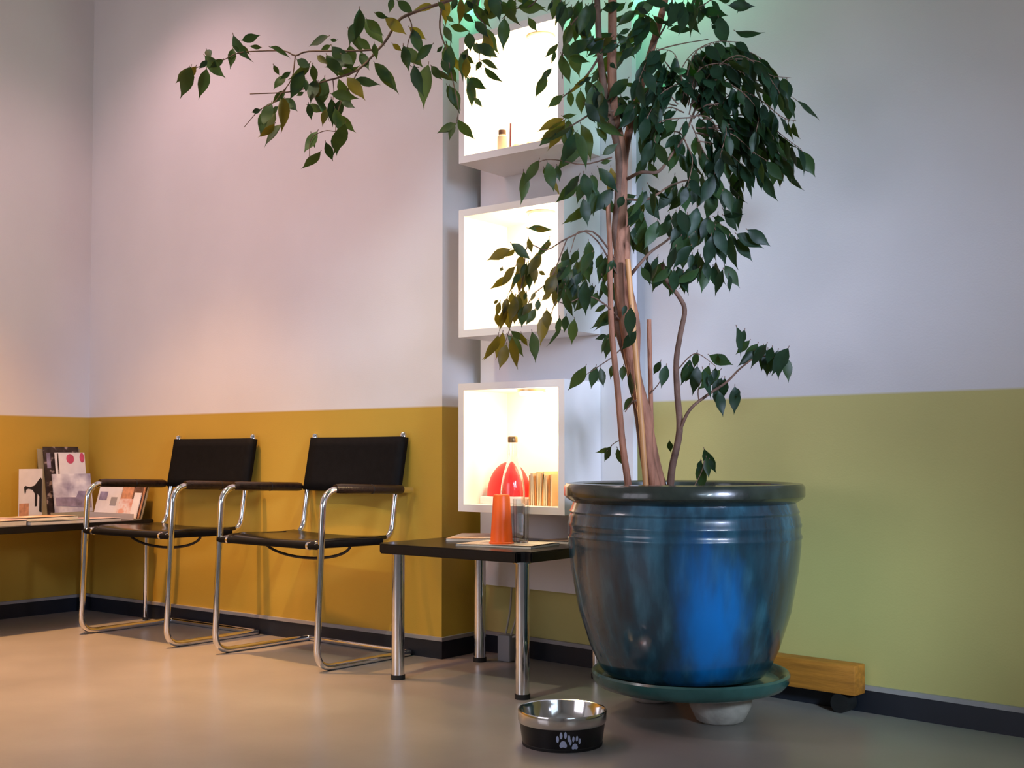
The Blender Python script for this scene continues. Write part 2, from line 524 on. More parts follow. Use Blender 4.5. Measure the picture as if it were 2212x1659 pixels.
# ------------------------------------------------------------------ chairs
def make_chair(label, loc, rz):
    t = thing('cantilever_armchair', label, 'chair', loc, rz, 'armchairs along the ochre wall')
    W, B, D, ZA, ZT, ZS = 0.300, 0.262, 0.425, 0.655, 0.858, 0.455
    R = 0.0125
    for s in (-1, 1):
        x = s * W
        path = rounded([(x, 0.478, ZA - 0.012), (x, 0.028, ZA), (x, 0.0, R), (x, 0.44, R)], 0.075, 8)
        fr = tube('side_frame', path, R, M_chrome, t, 14)
        # leather wrapped arm
        v, f = tubeg([(x, 0.085, ZA + 0.001), (x, 0.11, ZA + 0.001), (x, 0.27, ZA - 0.004), (x, 0.41, ZA - 0.008), (x, 0.425, ZA - 0.009)],
                     [0.0165, 0.0185, 0.0185, 0.0185, 0.0165], 14)
        pad = obj('arm_pad', v, f, M_armwrap, t, smooth=True)
        obj('seam', *tubeg([(x, 0.262, ZA - 0.004), (x, 0.266, ZA - 0.004)], 0.0192, 14), M_rubber, pad, smooth=True)
        xb = s * B
        path = rounded([(s * (W - 0.014), 0.012, ZS - 0.004), (xb, 0.05, ZS), (xb, D - 0.02, ZS - 0.005), (xb, D + 0.005, ZA - 0.03), (xb, D + 0.048, ZT)], 0.06, 8)
        tube('back_post', path, R * 0.95, M_chrome, t, 14)
        obj('post_cap', *lathe([(0, 0.012), (0.010, 0.010), (0.0135, 0.002), (0.0135, -0.012), (0, -0.012)], 14), M_chrome, t, smooth=True).location = (xb, D + 0.048, ZT)
        obj('foot_glide', *tubeg([(x, 0.055, 0.0106), (x, 0.095, 0.0106)], 0.0104, 12), M_rubber, t, smooth=True)
        obj('foot_glide', *tubeg([(x, 0.37, 0.0106), (x, 0.41, 0.0106)], 0.0104, 12), M_rubber, t, smooth=True)
    tube('rear_bar', rounded([(-W, 0.44, R), (-W, 0.475, R), (W, 0.475, R), (W, 0.44, R)], 0.05, 6), R, M_chrome, t, 14)
    tube('front_rail', [(-W, 0.016, ZS - 0.006), (W, 0.016, ZS - 0.006)], R, M_leather, t, 12)
    # slings, wrapped round their tubes, slightly sagging
    def sling(name, rows, th, m=M_leather):
        V, Fc = [], []
        n = 13
        for (y, z, sag, nx) in rows:
            for i in range(n):
                u = -1 + 2 * i / (n - 1)
                k = sag * (1 - u * u)
                V.append((u * (B + 0.013), y + nx[0] * k, z + nx[1] * k))
        nr = len(rows)
        for a in range(nr - 1):
            for i in range(n - 1):
                Fc.append((a * n + i, a * n + i + 1, (a + 1) * n + i + 1, (a + 1) * n + i))
        o = obj(name, V, Fc, m, t, smooth=True)
        md = o.modifiers.new('thick', 'SOLIDIFY')
        md.thickness = th
        md.offset = 0
        return o
    sd = (0, -1)
    st = sling('seat', [(0.03, ZS - 0.004, 0.006, sd), (0.045, ZS + 0.008, 0.008, sd), (0.12, ZS + 0.012, 0.014, sd), (0.22, ZS + 0.008, 0.018, sd), (0.31, ZS + 0.006, 0.016, sd), (D - 0.055, ZS + 0.010, 0.010, sd)], 0.014, M_seat)
    for s in (-1, 1):
        obj('seat_sleeve', *tubeg([(s * B, 0.055, ZS), (s * B, D - 0.075, ZS - 0.004)], 0.0165, 14), M_leather, st, smooth=True)
        obj('clamp', *tubeg([(s * (B - 0.03), 0.016, ZS - 0.006), (s * (B - 0.018), 0.016, ZS - 0.006)], 0.0145, 12), M_chrome, t, smooth=True)
    bd = (1, 0)
    z0, z1 = ZA - 0.022, ZT - 0.008
    rows = []
    for k in range(7):
        u = k / 6
        rows.append((D + 0.004 + 0.043 * (z0 + (z1 - z0) * u - (ZA - 0.03)) / (ZT - ZA + 0.03), z0 + (z1 - z0) * u, 0.022 - 0.008 * abs(u - 0.5), bd))
    sling('backrest', rows, 0.030)
    # bowed tension strap under the seat
    pts = [(B * 0.98 * math.sin(a), 0.20, ZS - 0.012 - 0.062 * math.cos(a)) for a in [math.pi / 2 * k / 8 for k in range(-8, 9)]]
    tube('tension_strap', pts, 0.0055, M_rubber, t, 8)
    return t
make_chair('black leather cantilever armchair next to the brochure table', (1.041, -0.503, 0), 0.003)
make_chair('black leather cantilever armchair next to the low table with the bottle', (1.915, -0.488, 0), -0.038)

# ------------------------------------------------------------------ low table with bottle and cups
def low_table(label, x0, x1, y0, y1, ztop, th, leg_r, legs, cat='table'):
    cx, cy = (x0 + x1) / 2, (y0 + y1) / 2
    t = thing('low_table', label, cat, (cx, cy, 0))
    v, f = boxg(x0 - cx, x1 - cx, y0 - cy, y1 - cy, ztop - th, ztop)
    bm = bmesh.new()
    me = bpy.data.meshes.new('tabletop')
    me.from_pydata(v, [], f)
    bm.from_mesh(me)
    es = [e for e in bm.edges if abs(e.verts[0].co.z - e.verts[1].co.z) > th * 0.5]
    bmesh.ops.bevel(bm, geom=es, offset=0.035, segments=5, affect='EDGES')
    es = [e for e in bm.edges if len(e.link_faces) == 2 and e.calc_face_angle(0) > 1.2]
    bmesh.ops.bevel(bm, geom=es, offset=0.004, segments=2, affect='EDGES')
    bmesh.ops.recalc_face_normals(bm, faces=bm.faces)
    bm.to_mesh(me)
    bm.free()
    me.materials.append(M_blacktop)
    me.shade_smooth()
    me.set_sharp_from_angle(angle=0.7)
    o = bpy.data.objects.new('tabletop', me)
    COL.objects.link(o)
    o.parent = t
    for (lx, ly) in legs:
        lg = obj('leg', *lathe([(0, 0.012), (leg_r, 0.012), (leg_r, ztop - th - 0.006), (leg_r * 1.35, ztop - th - 0.005), (leg_r * 1.35, ztop - th), (0, ztop - th)], 24), M_chrome, t, smooth=True)
        lg.location = (lx - cx, ly - cy, 0)
        ft = obj('foot', *lathe([(0, 0), (leg_r * 1.12, 0), (leg_r * 1.12, 0.016), (0, 0.016)], 24), M_rubber, lg, smooth=True)
    return t
TZ = 0.472
low_table('black low table with chrome legs between the armchair and the blue pot', 2.455, 3.125, -0.465, 0.085, TZ, 0.034, 0.0225,
          [(2.525, -0.405), (3.07, -0.405), (2.525, 0.045), (3.065, 0.04)])

def paper_mat(name, base, spots, scale=6.0, seed=0.0):
    """printed page: base colour with soft blocks of ink"""
    if name in MATS:
        return MATS[name]
    m = bpy.data.materials.new(name)
    m.use_nodes = True
    nt = m.node_tree
    b = nt.nodes['Principled BSDF']
    b.inputs['Roughness'].default_value = 0.35
    tc = nt.nodes.new('ShaderNodeTexCoord')
    mp = nt.nodes.new('ShaderNodeMapping')
    mp.inputs['Location'].default_value = (seed, seed * 1.7, seed * 0.6)
    nt.links.new(tc.outputs['Object'], mp.inputs[0])
    n = nt.nodes.new('ShaderNodeTexNoise')
    n.inputs['Scale'].default_value = scale
    n.inputs['Detail'].default_value = 3
    nt.links.new(mp.outputs[0], n.inputs['Vector'])
    r = nt.nodes.new('ShaderNodeValToRGB')
    els = r.color_ramp.elements
    els[0].position, els[0].color = 0.30, (*spots[0], 1)
    els[1].position, els[1].color = 0.56, (*base, 1)
    for k, c in enumerate(spots[1:]):
        e = els.new(0.62 + 0.1 * k)
        e.color = (*c, 1)
    nt.links.new(n.outputs['Fac'], r.inputs[0])
    nt.links.new(r.outputs[0], b.inputs['Base Color'])
    MATS[name] = m
    return m
M_page = mat('page_edges', (0.72, 0.68, 0.62), 0.7, noise=0.1, nscale=60, stretch=(1, 1, 30))
def magazine(label, x, y, z, w, d, th, rz, cover, group=None):
    t = thing('magazine', label, 'magazine', (x, y, z), rz, group)
    box('pages', -w / 2 + 0.002, w / 2 - 0.001, -d / 2 + 0.002, d / 2 - 0.002, 0.0006, th - 0.0008, M_page, t)
    # cover folded round the spine, front lifting a little
    V, Fc = [], []
    pr = [(w / 2, 0.0), (-w / 2, 0.0), (-w / 2 - 0.002, th * 0.5), (-w / 2, th), (0, th + 0.0012), (w / 2, th + 0.003)]
    for (xx, zz) in pr:
        V += [(xx, -d / 2, zz), (xx, d / 2, zz)]
    for i in range(len(pr) - 1):
        Fc.append((2 * i, 2 * i + 1, 2 * i + 3, 2 * i + 2))
    obj('cover', V, Fc, cover, t)
    return t
cv1 = paper_mat('cover_peach', (0.78, 0.60, 0.48), [(0.5, 0.28, 0.18), (0.85, 0.75, 0.66)], 9, 1)
cv2 = paper_mat('cover_cream', (0.80, 0.72, 0.62), [(0.55, 0.4, 0.3), (0.85, 0.8, 0.75)], 7, 4)
cv3 = paper_mat('cover_tan', (0.62, 0.45, 0.34), [(0.3, 0.18, 0.12), (0.8, 0.68, 0.58)], 8, 7)
magazine('peach magazine at the left back of the low table with the bottle', 2.62, -0.06, TZ, 0.21, 0.29, 0.010, 0.5, cv1)
magazine('cream magazine under the orange cup on the low table', 2.89, -0.25, TZ, 0.29, 0.21, 0.007, 0.15, cv2)
magazine('tan magazine at the right end of the low table near the blue pot', 3.005, -0.01, TZ, 0.20, 0.17, 0.009, -0.1, cv3)

# bottle
def glass_mat(name, col, rough=0.02):
    m = bpy.data.materials.new(name)
    m.use_nodes = True
    nt = m.node_tree
    b = nt.nodes['Principled BSDF']
    b.inputs['Base Color'].default_value = (*col, 1)
    b.inputs['Roughness'].default_value = rough
    b.inputs['Transmission Weight'].default_value = 1.0
    b.inputs['IOR'].default_value = 1.45
    n = nt.nodes.new('ShaderNodeTexNoise')
    n.inputs['Scale'].default_value = 40
    bp = nt.nodes.new('ShaderNodeBump')
    bp.inputs['Strength'].default_value = 0.02
    nt.links.new(n.outputs['Fac'], bp.inputs['Height'])
    nt.links.new(bp.outputs[0], b.inputs['Normal'])
    return m
M_glass = glass_mat('clear_glass', (0.90, 0.93, 0.95))
M_water = glass_mat('water', (0.9, 0.94, 1.0))
M_water.node_tree.nodes['Principled BSDF'].inputs['IOR'].default_value = 1.33
pb = Vector((2.845, -0.165, TZ + 0.008))
t = thing('water_bottle', 'tall clear glass water bottle with brown cap on the low table', 'bottle', pb)
outer = [(0, 0.0), (0.036, 0.0), (0.042, 0.006), (0.043, 0.02), (0.043, 0.17), (0.041, 0.195), (0.033, 0.235), (0.022, 0.272), (0.0155, 0.298), (0.0145, 0.335), (0.0155, 0.338), (0.0155, 0.343)]
inner = [(0.0115, 0.343), (0.0115, 0.30), (0.0185, 0.271), (0.030, 0.233), (0.038, 0.195), (0.040, 0.17), (0.040, 0.02), (0.036, 0.008), (0, 0.008)]
obj('glass_body', *lathe(outer + inner, 40), M_glass, t, smooth=True)
obj('water', *lathe([(0, 0.0085), (0.0355, 0.0085), (0.0395, 0.02), (0.0395, 0.128), (0, 0.128)], 40), M_water, t, smooth=True)
obj('cap', *lathe([(0, 0.344), (0.017, 0.344), (0.0175, 0.348), (0.0175, 0.362), (0.015, 0.365), (0, 0.365)], 28), mat('bronze_cap', (0.32, 0.20, 0.10), 0.35, 0.7), t, smooth=True)
# glass
t2 = onz(1124, 1176, TZ + 0.009)
t = thing('drinking_glass', 'tall clear drinking glass between the orange cup and the bottle', 'glass', (2.925, -0.222, TZ + 0.008))
obj('glass_wall', *lathe([(0, 0), (0.023, 0.0), (0.0255, 0.004), (0.0285, 0.15), (0.0268, 0.15), (0.0238, 0.010), (0, 0.009)], 12), M_glass, t, smooth=False)
# orange cups, upside down
M_cup = mat('orange_plastic', (0.95, 0.13, 0.01), 0.35, noise=0.06, nscale=12)
c0 = (2.892, -0.288, TZ + 0.0075)
t = thing('orange_cup', 'orange plastic cup turned upside down on the low table', 'cup', c0)
obj('cup_body', *lathe([(0.040, 0.0), (0.0385, 0.004), (0.0285, 0.160), (0.026, 0.166), (0, 0.166), (0, 0.163), (0.0255, 0.162), (0.036, 0.004), (0.037, 0.0), (0.040, 0.0)], 32), M_cup, t, smooth=True)
obj('rolled_rim', *lathe([(0.040, 0.0), (0.0425, 0.002), (0.0425, 0.006), (0.040, 0.008), (0.0385, 0.004), (0.040, 0.0)], 32), M_cup, t, smooth=True)

# adapter and cable below the column
a = Vector((2.60, 0.115, 0.0))
t = thing('power_adapter', 'grey power adapter with its cables on the floor behind the table leg', 'adapter', a)
box('casing', -0.03, 0.03, -0.022, 0.022, 0.0, 0.10, mat('grey_plastic', (0.35, 0.35, 0.38), 0.5), t, 0.006)
M_cable = mat('pale_cable', (0.5, 0.47, 0.42), 0.5)
tube('cable', smoothline([(0.02, 0, 0.10), (0.05, 0.01, 0.20), (0.03, 0.06, 0.27)]), 0.004, M_cable, t, 8)
tube('cable', smoothline([(-0.005, 0.0, 0.10), (0.0, 0.02, 0.19), (-0.03, 0.07, 0.28)]), 0.004, M_cable, t, 8)
tube('cable', smoothline([(0.02, 0.0, 0.09), (0.07, -0.01, 0.10), (0.095, -0.02, 0.05), (0.10, -0.03, 0.006)]), 0.0045, M_cable, t, 8)

# ------------------------------------------------------------------ brochure table in the corner
Z2 = 0.474
low_table('black table in the room corner laden with brochures and magazines', 0.02, 0.615, -0.95, -0.02, Z2, 0.030, 0.0115,
          [(0.575, -0.058), (0.06, -0.065), (0.575, -0.91), (0.06, -0.91)])

M_acryl = mat('smoky_acrylic', (0.30, 0.27, 0.18), 0.15, noise=0.1, nscale=10)
M_dark = paper_mat('cover_dark', (0.05, 0.035, 0.035), [(0.015, 0.01, 0.01), (0.35, 0.28, 0.26)], 25, 2)
M_whitep = mat('white_print', (0.80, 0.78, 0.80), 0.4, noise=0.05, nscale=20)
M_blue = paper_mat('cover_blue_grey', (0.66, 0.66, 0.74), [(0.26, 0.24, 0.36), (0.8, 0.8, 0.85)], 11, 5)
M_pink = mat('magenta_print', (0.55, 0.08, 0.16), 0.4, noise=0.2, nscale=30)
M_ink = mat('black_print', (0.012, 0.011, 0.012), 0.5, noise=0.2, nscale=30)
M_tanprint = mat('tan_print', (0.60, 0.30, 0.17), 0.5, noise=0.3, nscale=40)
M_greyprint = mat('grey_violet_print', (0.25, 0.22, 0.33), 0.5, noise=0.4, nscale=25)

def flat(name, poly, y, m, parent, th=0.0006):
    """flat printed shape in the xz plane, facing -y, of a small real thickness"""
    n = len(poly)
    V = [(p[0], y, p[1]) for p in poly] + [(p[0], y - th, p[1]) for p in poly]
    Fc = [tuple(range(n)), tuple(range(2 * n - 1, n - 1, -1))]
    for i in range(n):
        j = (i + 1) % n
        Fc.append((i, j, n + j, n + i))
    return obj(name, V, Fc, m, parent)

def rect(x0, x1, z0, z1):
    return [(x0, z0), (x1, z0), (x1, z1), (x0, z1)]
def disc(cx, cz, rx, rz, n=16):
    return [(cx + rx * math.cos(2 * math.pi * i / n), cz + rz * math.sin(2 * math.pi * i / n)) for i in range(n)]

# local axes: card faces -y; on the left wall it is turned to face +x
FACE_X = math.pi / 2
# horse card
t = thing('horse_card', 'white standing card with a black horse picture by the left wall', 'card', (0.105, -0.375, Z2), FACE_X + 0.06)
c = box('card', -0.062, 0.062, -0.002, 0.002, 0.0, 0.238, M_whitep, t)
horse = [(-.032, .122), (-.036, .150), (-.030, .158), (-.005, .152), (.018, .158), (.030, .170), (.045, .190), (.054, .196), (.060, .184), (.060, .030),
         (.046, .034), (.046, .105), (.036, .12), (.034, .060), (.022, .058), (.022, .118), (.010, .138), (-.012, .144), (-.024, .140), (-.027, .122)]
flat('printed_horse', horse, -0.0021, M_ink, c)
flat('printed_photo', rect(-0.06, -0.01, 0.015, 0.075), -0.0021, M_tanprint, c)
box('easel_back', -0.02, 0.02, 0.002, 0.05, 0.0, 0.012, M_whitep, t)

# tall two-tier holder
t = thing('leaflet_holder', 'tall tiered leaflet holder standing in the corner of the brochure table', 'leaflet holder', (0.085, -0.185, Z2), FACE_X)
def lean(ys, zs, th, x0, x1):
    """leaning slab: ys at bottom/top"""
    (ya, yb), (za, zb) = ys, zs
    v = [(x0, ya - th, za), (x1, ya - th, za), (x1, ya, za), (x0, ya, za), (x0, yb - th, zb), (x1, yb - th, zb), (x1, yb, zb), (x0, yb, zb)]
    return v, boxg(0, 1, 0, 1, 0, 1)[1]
obj('holder_back', *lean((0.0, 0.055), (0.0, 0.335), 0.004, -0.118, 0.112), M_acryl, t)
box('holder_foot', -0.118, 0.112, -0.09, 0.0, 0.0, 0.006, M_acryl, t)
obj('holder_tier', *lean((-0.079, -0.076), (0.006, 0.028), 0.003, -0.118, 0.112), M_acryl, t)
def leaning(name, label, cat, par, y0, y1, z0, z1, x0, x1, m, th=0.004, prints=()):
    o = thing(name, label, cat, tuple(par.location), par.rotation_euler[2])
    sh = obj('sheet', *lean((y0, y1), (z0, z1), th, x0, x1), m, o)
    for nm, poly, pm in prints:
        P = []
        sl = (y1 - y0) / (z1 - z0)
        n = len(poly)
        V = [(p[0], y0 + sl * (p[1] - z0) - th - 0.0002, p[1]) for p in poly] + [(p[0], y0 + sl * (p[1] - z0) - th - 0.0010, p[1]) for p in poly]
        Fc = [tuple(range(n)), tuple(range(2 * n - 1, n - 1, -1))] + [(i, (i + 1) % n, n + (i + 1) % n, n + i) for i in range(n)]
        obj(nm, V, Fc, pm, sh)
    return o
leaning('brochure', 'dark brochure at the top of the tall leaflet holder', 'brochure', t, -0.008, 0.046, 0.008, 0.345, -0.092, 0.098, M_dark, 0.005,
        [('printed_lines', rect(-0.078, -0.058, 0.24, 0.315), M_greyprint)])
leaning('brochure', 'white brochure with a magenta flower in the tall leaflet holder', 'brochure', t, -0.030, 0.020, 0.008, 0.316, -0.045, 0.116, M_whitep, 0.005,
        [('printed_flower', disc(0.035, 0.285, 0.021, 0.024), M_pink), ('printed_flower', disc(0.100, 0.290, 0.013, 0.024), M_pink), ('printed_band', rect(-0.035, -0.028, 0.21, 0.312), M_dark)])
leaning('brochure', 'pale blue-grey brochure in the front tier of the tall leaflet holder', 'brochure', t, -0.066, -0.030, 0.008, 0.212, -0.088, 0.118, M_blue, 0.006,
        [('printed_picture', [(-0.080, 0.06), (0.110, 0.045), (0.110, 0.125), (0.045, 0.128), (0.03, 0.098), (-0.080, 0.10)], M_greyprint)])

# low wide holder leaning by the back wall
t = thing('leaflet_holder', 'low wide leaflet holder by the ochre wall under the chair arm', 'leaflet holder', (0.372, -0.075, Z2), 0.0)
obj('holder_back', *lean((0.0, 0.045), (0.0, 0.165), 0.004, -0.190, 0.190), M_acryl, t)
box('holder_foot', -0.190, 0.190, -0.045, 0.0, 0.0, 0.005, M_acryl, t)
box('holder_lip', -0.190, 0.190, -0.049, -0.045, 0.0, 0.028, mat('lip_acrylic', (0.55, 0.5, 0.5), 0.15), t)
leaning('brochure', 'white brochure with small grey pictures in the low wide holder', 'brochure', t, -0.012, 0.030, 0.006, 0.158, -0.185, 0.005, M_whitep, 0.005,
        [('printed_picture', rect(-0.17, -0.105, 0.085, 0.125), M_greyprint), ('printed_picture', rect(-0.07, -0.02, 0.06, 0.10), M_basecap)])
leaning('brochure', 'tan brochure with brown pictures in the low wide holder', 'brochure', t, -0.012, 0.032, 0.006, 0.168, 0.010, 0.185, M_tanprint, 0.005,
        [('printed_picture', rect(0.10, 0.175, 0.07, 0.16), M_bark2)])
leaning('brochure', 'white and orange brochure in front of the tan one in the low holder', 'brochure', t, -0.026, -0.002, 0.006, 0.095, 0.02, 0.13, paper_mat('cover_orange', (0.8, 0.72, 0.72), [(0.6, 0.16, 0.06), (0.75, 0.4, 0.3)], 14, 3), 0.004)
leaning('brochure', 'narrow pale leaflet at the right end of the low wide holder', 'brochure', t, -0.026, 0.006, 0.006, 0.125, 0.13, 0.182, M_whitep, 0.004)

# magazines lying along the table edge
cvs = [paper_mat('cover_rose', (0.72, 0.45, 0.40), [(0.5, 0.2, 0.18), (0.85, 0.7, 0.66)], 10, 2.2),
       paper_mat('cover_teal', (0.36, 0.42, 0.42), [(0.15, 0.22, 0.24), (0.6, 0.62, 0.62)], 10, 6.1),
       paper_mat('cover_lilac', (0.62, 0.52, 0.56), [(0.35, 0.22, 0.25), (0.8, 0.75, 0.78)], 10, 8.3),
       paper_mat('cover_sand', (0.78, 0.6, 0.46), [(0.55, 0.35, 0.22), (0.85, 0.75, 0.65)], 10, 5.7)]
magazine('rose magazine at the near end of the brochure table', 0.46, -0.80, Z2, 0.21, 0.28, 0.020, 0.08, cvs[0])
magazine('teal magazine on the front edge of the brochure table', 0.48, -0.515, Z2, 0.21, 0.26, 0.013, -0.05, cvs[1])
magazine('sand magazine lying on top of the teal one', 0.44, -0.53, Z2 + 0.0165, 0.20, 0.27, 0.012, 0.10, cvs[3])
magazine('lilac magazine near the low wide holder', 0.49, -0.285, Z2, 0.20, 0.16, 0.013, 0.0, cvs[2])

# ------------------------------------------------------------------ pet bowl
t = thing('pet_bowl', 'black and steel pet bowl with white paw prints on the floor', 'bowl', (3.512, -0.808, 0))
t.scale = (1.02, 1.02, 1.08)
M_steel = mat('polished_steel', (0.72, 0.70, 0.68), 0.12, 1.0, noise=0.05, nscale=12)
M_bowlblk = mat('black_enamel', (0.008, 0.008, 0.010), 0.25, noise=0.2, nscale=15)
M_paw = mat('pale_paw_print', (0.55, 0.63, 0.9), 0.5)
obj('outer_shell', *lathe([(0, 0.0), (0.100, 0.0), (0.106, 0.004), (0.1145, 0.058), (0.111, 0.060), (0.103, 0.010), (0, 0.008)], 56), M_bowlblk, t, smooth=True)
obj('rubber_ring', *lathe([(0.101, 0.0), (0.1065, 0.0), (0.1075, 0.007), (0.1055, 0.010), (0.101, 0.0)], 48), M_rubber, t, smooth=True)
obj('steel_liner', *lathe([(0.1148, 0.056), (0.1175, 0.060), (0.1185, 0.084), (0.117, 0.087), (0.114, 0.086), (0.111, 0.076), (0.100, 0.022), (0.090, 0.014), (0, 0.013)], 64), M_steel, t, smooth=True)
# paw prints wrapped on the shell
def on_shell(ang, z, off=0.0006):
    r = 0.106 + (z - 0.004) / 0.054 * 0.0085 + off
    return (r * math.cos(ang), r * math.sin(ang), z)
bdir = math.atan2(CAM.y + 0.80, CAM.x - 3.525)
def shell_oval(cu, cz, ru, rz_):
    V = [on_shell(bdir + cu / 0.11, cz)]
    n = 16
    for i in range(n):
        a = 2 * math.pi * i / n
        V.append(on_shell(bdir + (cu + ru * math.cos(a)) / 0.11, cz + rz_ * math.sin(a)))
    return V, [(0, 1 + i, 1 + (i + 1) % n) for i in range(n)]
for (cu, cz) in ((0.003, 0.030), (0.034, 0.023)):
    k = 0.85 if cu > 0.02 else 1.0
    gs = [shell_oval(cu, cz - 0.008 * k, 0.0085 * k, 0.008 * k), shell_oval(cu - 0.005 * k, cz - 0.012 * k, 0.005 * k, 0.005 * k), shell_oval(cu + 0.005 * k, cz - 0.012 * k, 0.005 * k, 0.005 * k)]
    for dx, dz in ((-0.0145, 0.004), (-0.0055, 0.013), (0.0055, 0.014), (0.0145, 0.006)):
        gs.append(shell_oval(cu + dx * k, cz + dz * k, 0.0037 * k, 0.0085 * k))
    obj('paw_print', *joing(*gs), M_paw, t)

# ------------------------------------------------------------------ timber on the floor by the right wall
p0 = wq(1.17, 0.045, 0)
t = thing('timber_block', 'orange wooden beam on dark feet against the wall behind the pot', 'wooden beam', p0, -ANG)
box('beam', -0.26, 0.485, -0.035, 0.032, 0.058, 0.148, M_wood, t, 0.004)
for x in (-0.2, 0.43):
    fo = obj('roller_foot', *tubeg([(x, -0.03, 0.029), (x, 0.028, 0.029)], 0.029, 20), M_rubber, t, smooth=True)

# ------------------------------------------------------------------ pot
PC = Vector((3.614, -0.324, 0))
def glaze():
    m = bpy.data.materials.new('blue_drip_glaze')
    m.use_nodes = True
    nt = m.node_tree
    b = nt.nodes['Principled BSDF']
    b.inputs['Roughness'].default_value = 0.22
    b.inputs['Coat Weight'].default_value = 0.5
    b.inputs['Coat Roughness'].default_value = 0.06
    tc = nt.nodes.new('ShaderNodeTexCoord')
    mp = nt.nodes.new('ShaderNodeMapping')
    mp.inputs['Scale'].default_value = (1, 1, 0.22)
    nt.links.new(tc.outputs['Object'], mp.inputs[0])
    n = nt.nodes.new('ShaderNodeTexNoise')
    n.inputs['Scale'].default_value = 17
    n.inputs['Detail'].default_value = 5
    nt.links.new(mp.outputs[0], n.inputs['Vector'])
    r = nt.nodes.new('ShaderNodeValToRGB')
    e = r.color_ramp.elements
    e[0].position, e[0].color = 0.30, (0.012, 0.026, 0.038, 1)
    e[1].position, e[1].color = 0.74, (0.05, 0.17, 0.24, 1)
    x = e.new(0.52)
    x.color = (0.016, 0.062, 0.095, 1)
    nt.links.new(n.outputs['Fac'], r.inputs[0])
    # a big blue glaze run, room side, with reflected floor light coloured in
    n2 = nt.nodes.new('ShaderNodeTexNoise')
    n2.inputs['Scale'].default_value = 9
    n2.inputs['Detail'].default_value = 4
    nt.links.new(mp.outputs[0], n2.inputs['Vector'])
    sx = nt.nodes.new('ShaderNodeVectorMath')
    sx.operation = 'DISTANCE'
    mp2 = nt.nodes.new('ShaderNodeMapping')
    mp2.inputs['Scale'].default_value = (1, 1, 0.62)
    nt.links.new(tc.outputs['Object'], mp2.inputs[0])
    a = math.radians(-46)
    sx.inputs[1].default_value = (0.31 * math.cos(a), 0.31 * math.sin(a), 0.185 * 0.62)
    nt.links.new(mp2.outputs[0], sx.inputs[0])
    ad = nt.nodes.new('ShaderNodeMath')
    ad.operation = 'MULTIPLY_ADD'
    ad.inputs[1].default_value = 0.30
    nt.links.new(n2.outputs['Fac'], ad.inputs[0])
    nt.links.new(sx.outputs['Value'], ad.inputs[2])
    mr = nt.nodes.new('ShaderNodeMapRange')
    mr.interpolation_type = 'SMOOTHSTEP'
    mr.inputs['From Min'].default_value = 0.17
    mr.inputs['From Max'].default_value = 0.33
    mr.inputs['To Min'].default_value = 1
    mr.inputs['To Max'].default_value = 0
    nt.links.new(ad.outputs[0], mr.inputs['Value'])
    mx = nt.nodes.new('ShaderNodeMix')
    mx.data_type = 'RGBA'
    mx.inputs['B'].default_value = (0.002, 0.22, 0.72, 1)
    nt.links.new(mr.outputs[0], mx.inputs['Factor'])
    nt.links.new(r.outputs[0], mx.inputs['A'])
    nt.links.new(mx.outputs['Result'], b.inputs['Base Color'])
    bp = nt.nodes.new('ShaderNodeBump')
    bp.inputs['Strength'].default_value = 0.12
    bp.inputs['Distance'].default_value = 0.01
    nt.links.new(n.outputs['Fac'], bp.inputs['Height'])
    nt.links.new(bp.outputs[0], b.inputs['Normal'])
    return m
M_glaze = glaze()
M_rimg = mat('rim_glaze', (0.026, 0.036, 0.026), 0.25, noise=0.4, nscale=14, coat=0.5, bump=0.1, bscale=20)
M_saucer = mat('saucer_glaze', (0.03, 0.105, 0.10), 0.25, noise=0.3, nscale=10, coat=0.4)
tree = thing('potted_fig_tree', 'tall weeping fig tree planted in a large blue glazed pot', 'potted tree', (PC.x, PC.y, 0.120))
ZB = 0.112
prof = [(0, 0.012), (0.218, 0.012), (0.236, 0.016), (0.252, 0.034), (0.280, 0.095), (0.314, 0.20), (0.336, 0.32), (0.3445, 0.395), (0.3445, 0.412), (0.3475, 0.418), (0.3475, 0.424), (0.344, 0.430), (0.344, 0.446), (0.3465, 0.452), (0.3465, 0.458), (0.343, 0.464), (0.342, 0.478), (0.338, 0.488),
        (0.341, 0.494), (0.336, 0.502), (0.330, 0.520)]
prof += [(0.318, 0.525), (0.305, 0.50), (0.29, 0.40), (0.25, 0.10), (0, 0.03)]
pot = obj('pot', *lathe(prof, 72), M_glaze, tree, smooth=True)
obj('pot_rim', *lathe([(0.318, 0.518), (0.330, 0.520), (0.350, 0.532), (0.357, 0.540), (0.357, 0.566), (0.350, 0.576), (0.330, 0.578), (0.318, 0.572), (0.314, 0.55), (0.318, 0.518)], 72), M_rimg, pot, smooth=True)
V, Fc = lathe([(0.0, 0.545), (0.06, 0.548), (0.14, 0.543), (0.22, 0.546), (0.29, 0.54), (0.313, 0.53)], 40)
V = [(x, y, z + random.uniform(-.004, .004)) for x, y, z in V]
obj('soil', V, Fc, M_soil, tree, smooth=True)
sc_ = thing('pot_saucer', 'dark teal glazed saucer under the big blue pot', 'saucer', (PC.x + 0.014, PC.y + 0.011, 0.092))
obj('dish', *lathe([(0, 0.0), (0.250, 0.0), (0.276, 0.008), (0.290, 0.024), (0.293, 0.045), (0.288, 0.051), (0.280, 0.049), (0.272, 0.038), (0.262, 0.0275), (0, 0.0275)], 64), M_saucer, sc_, smooth=True)
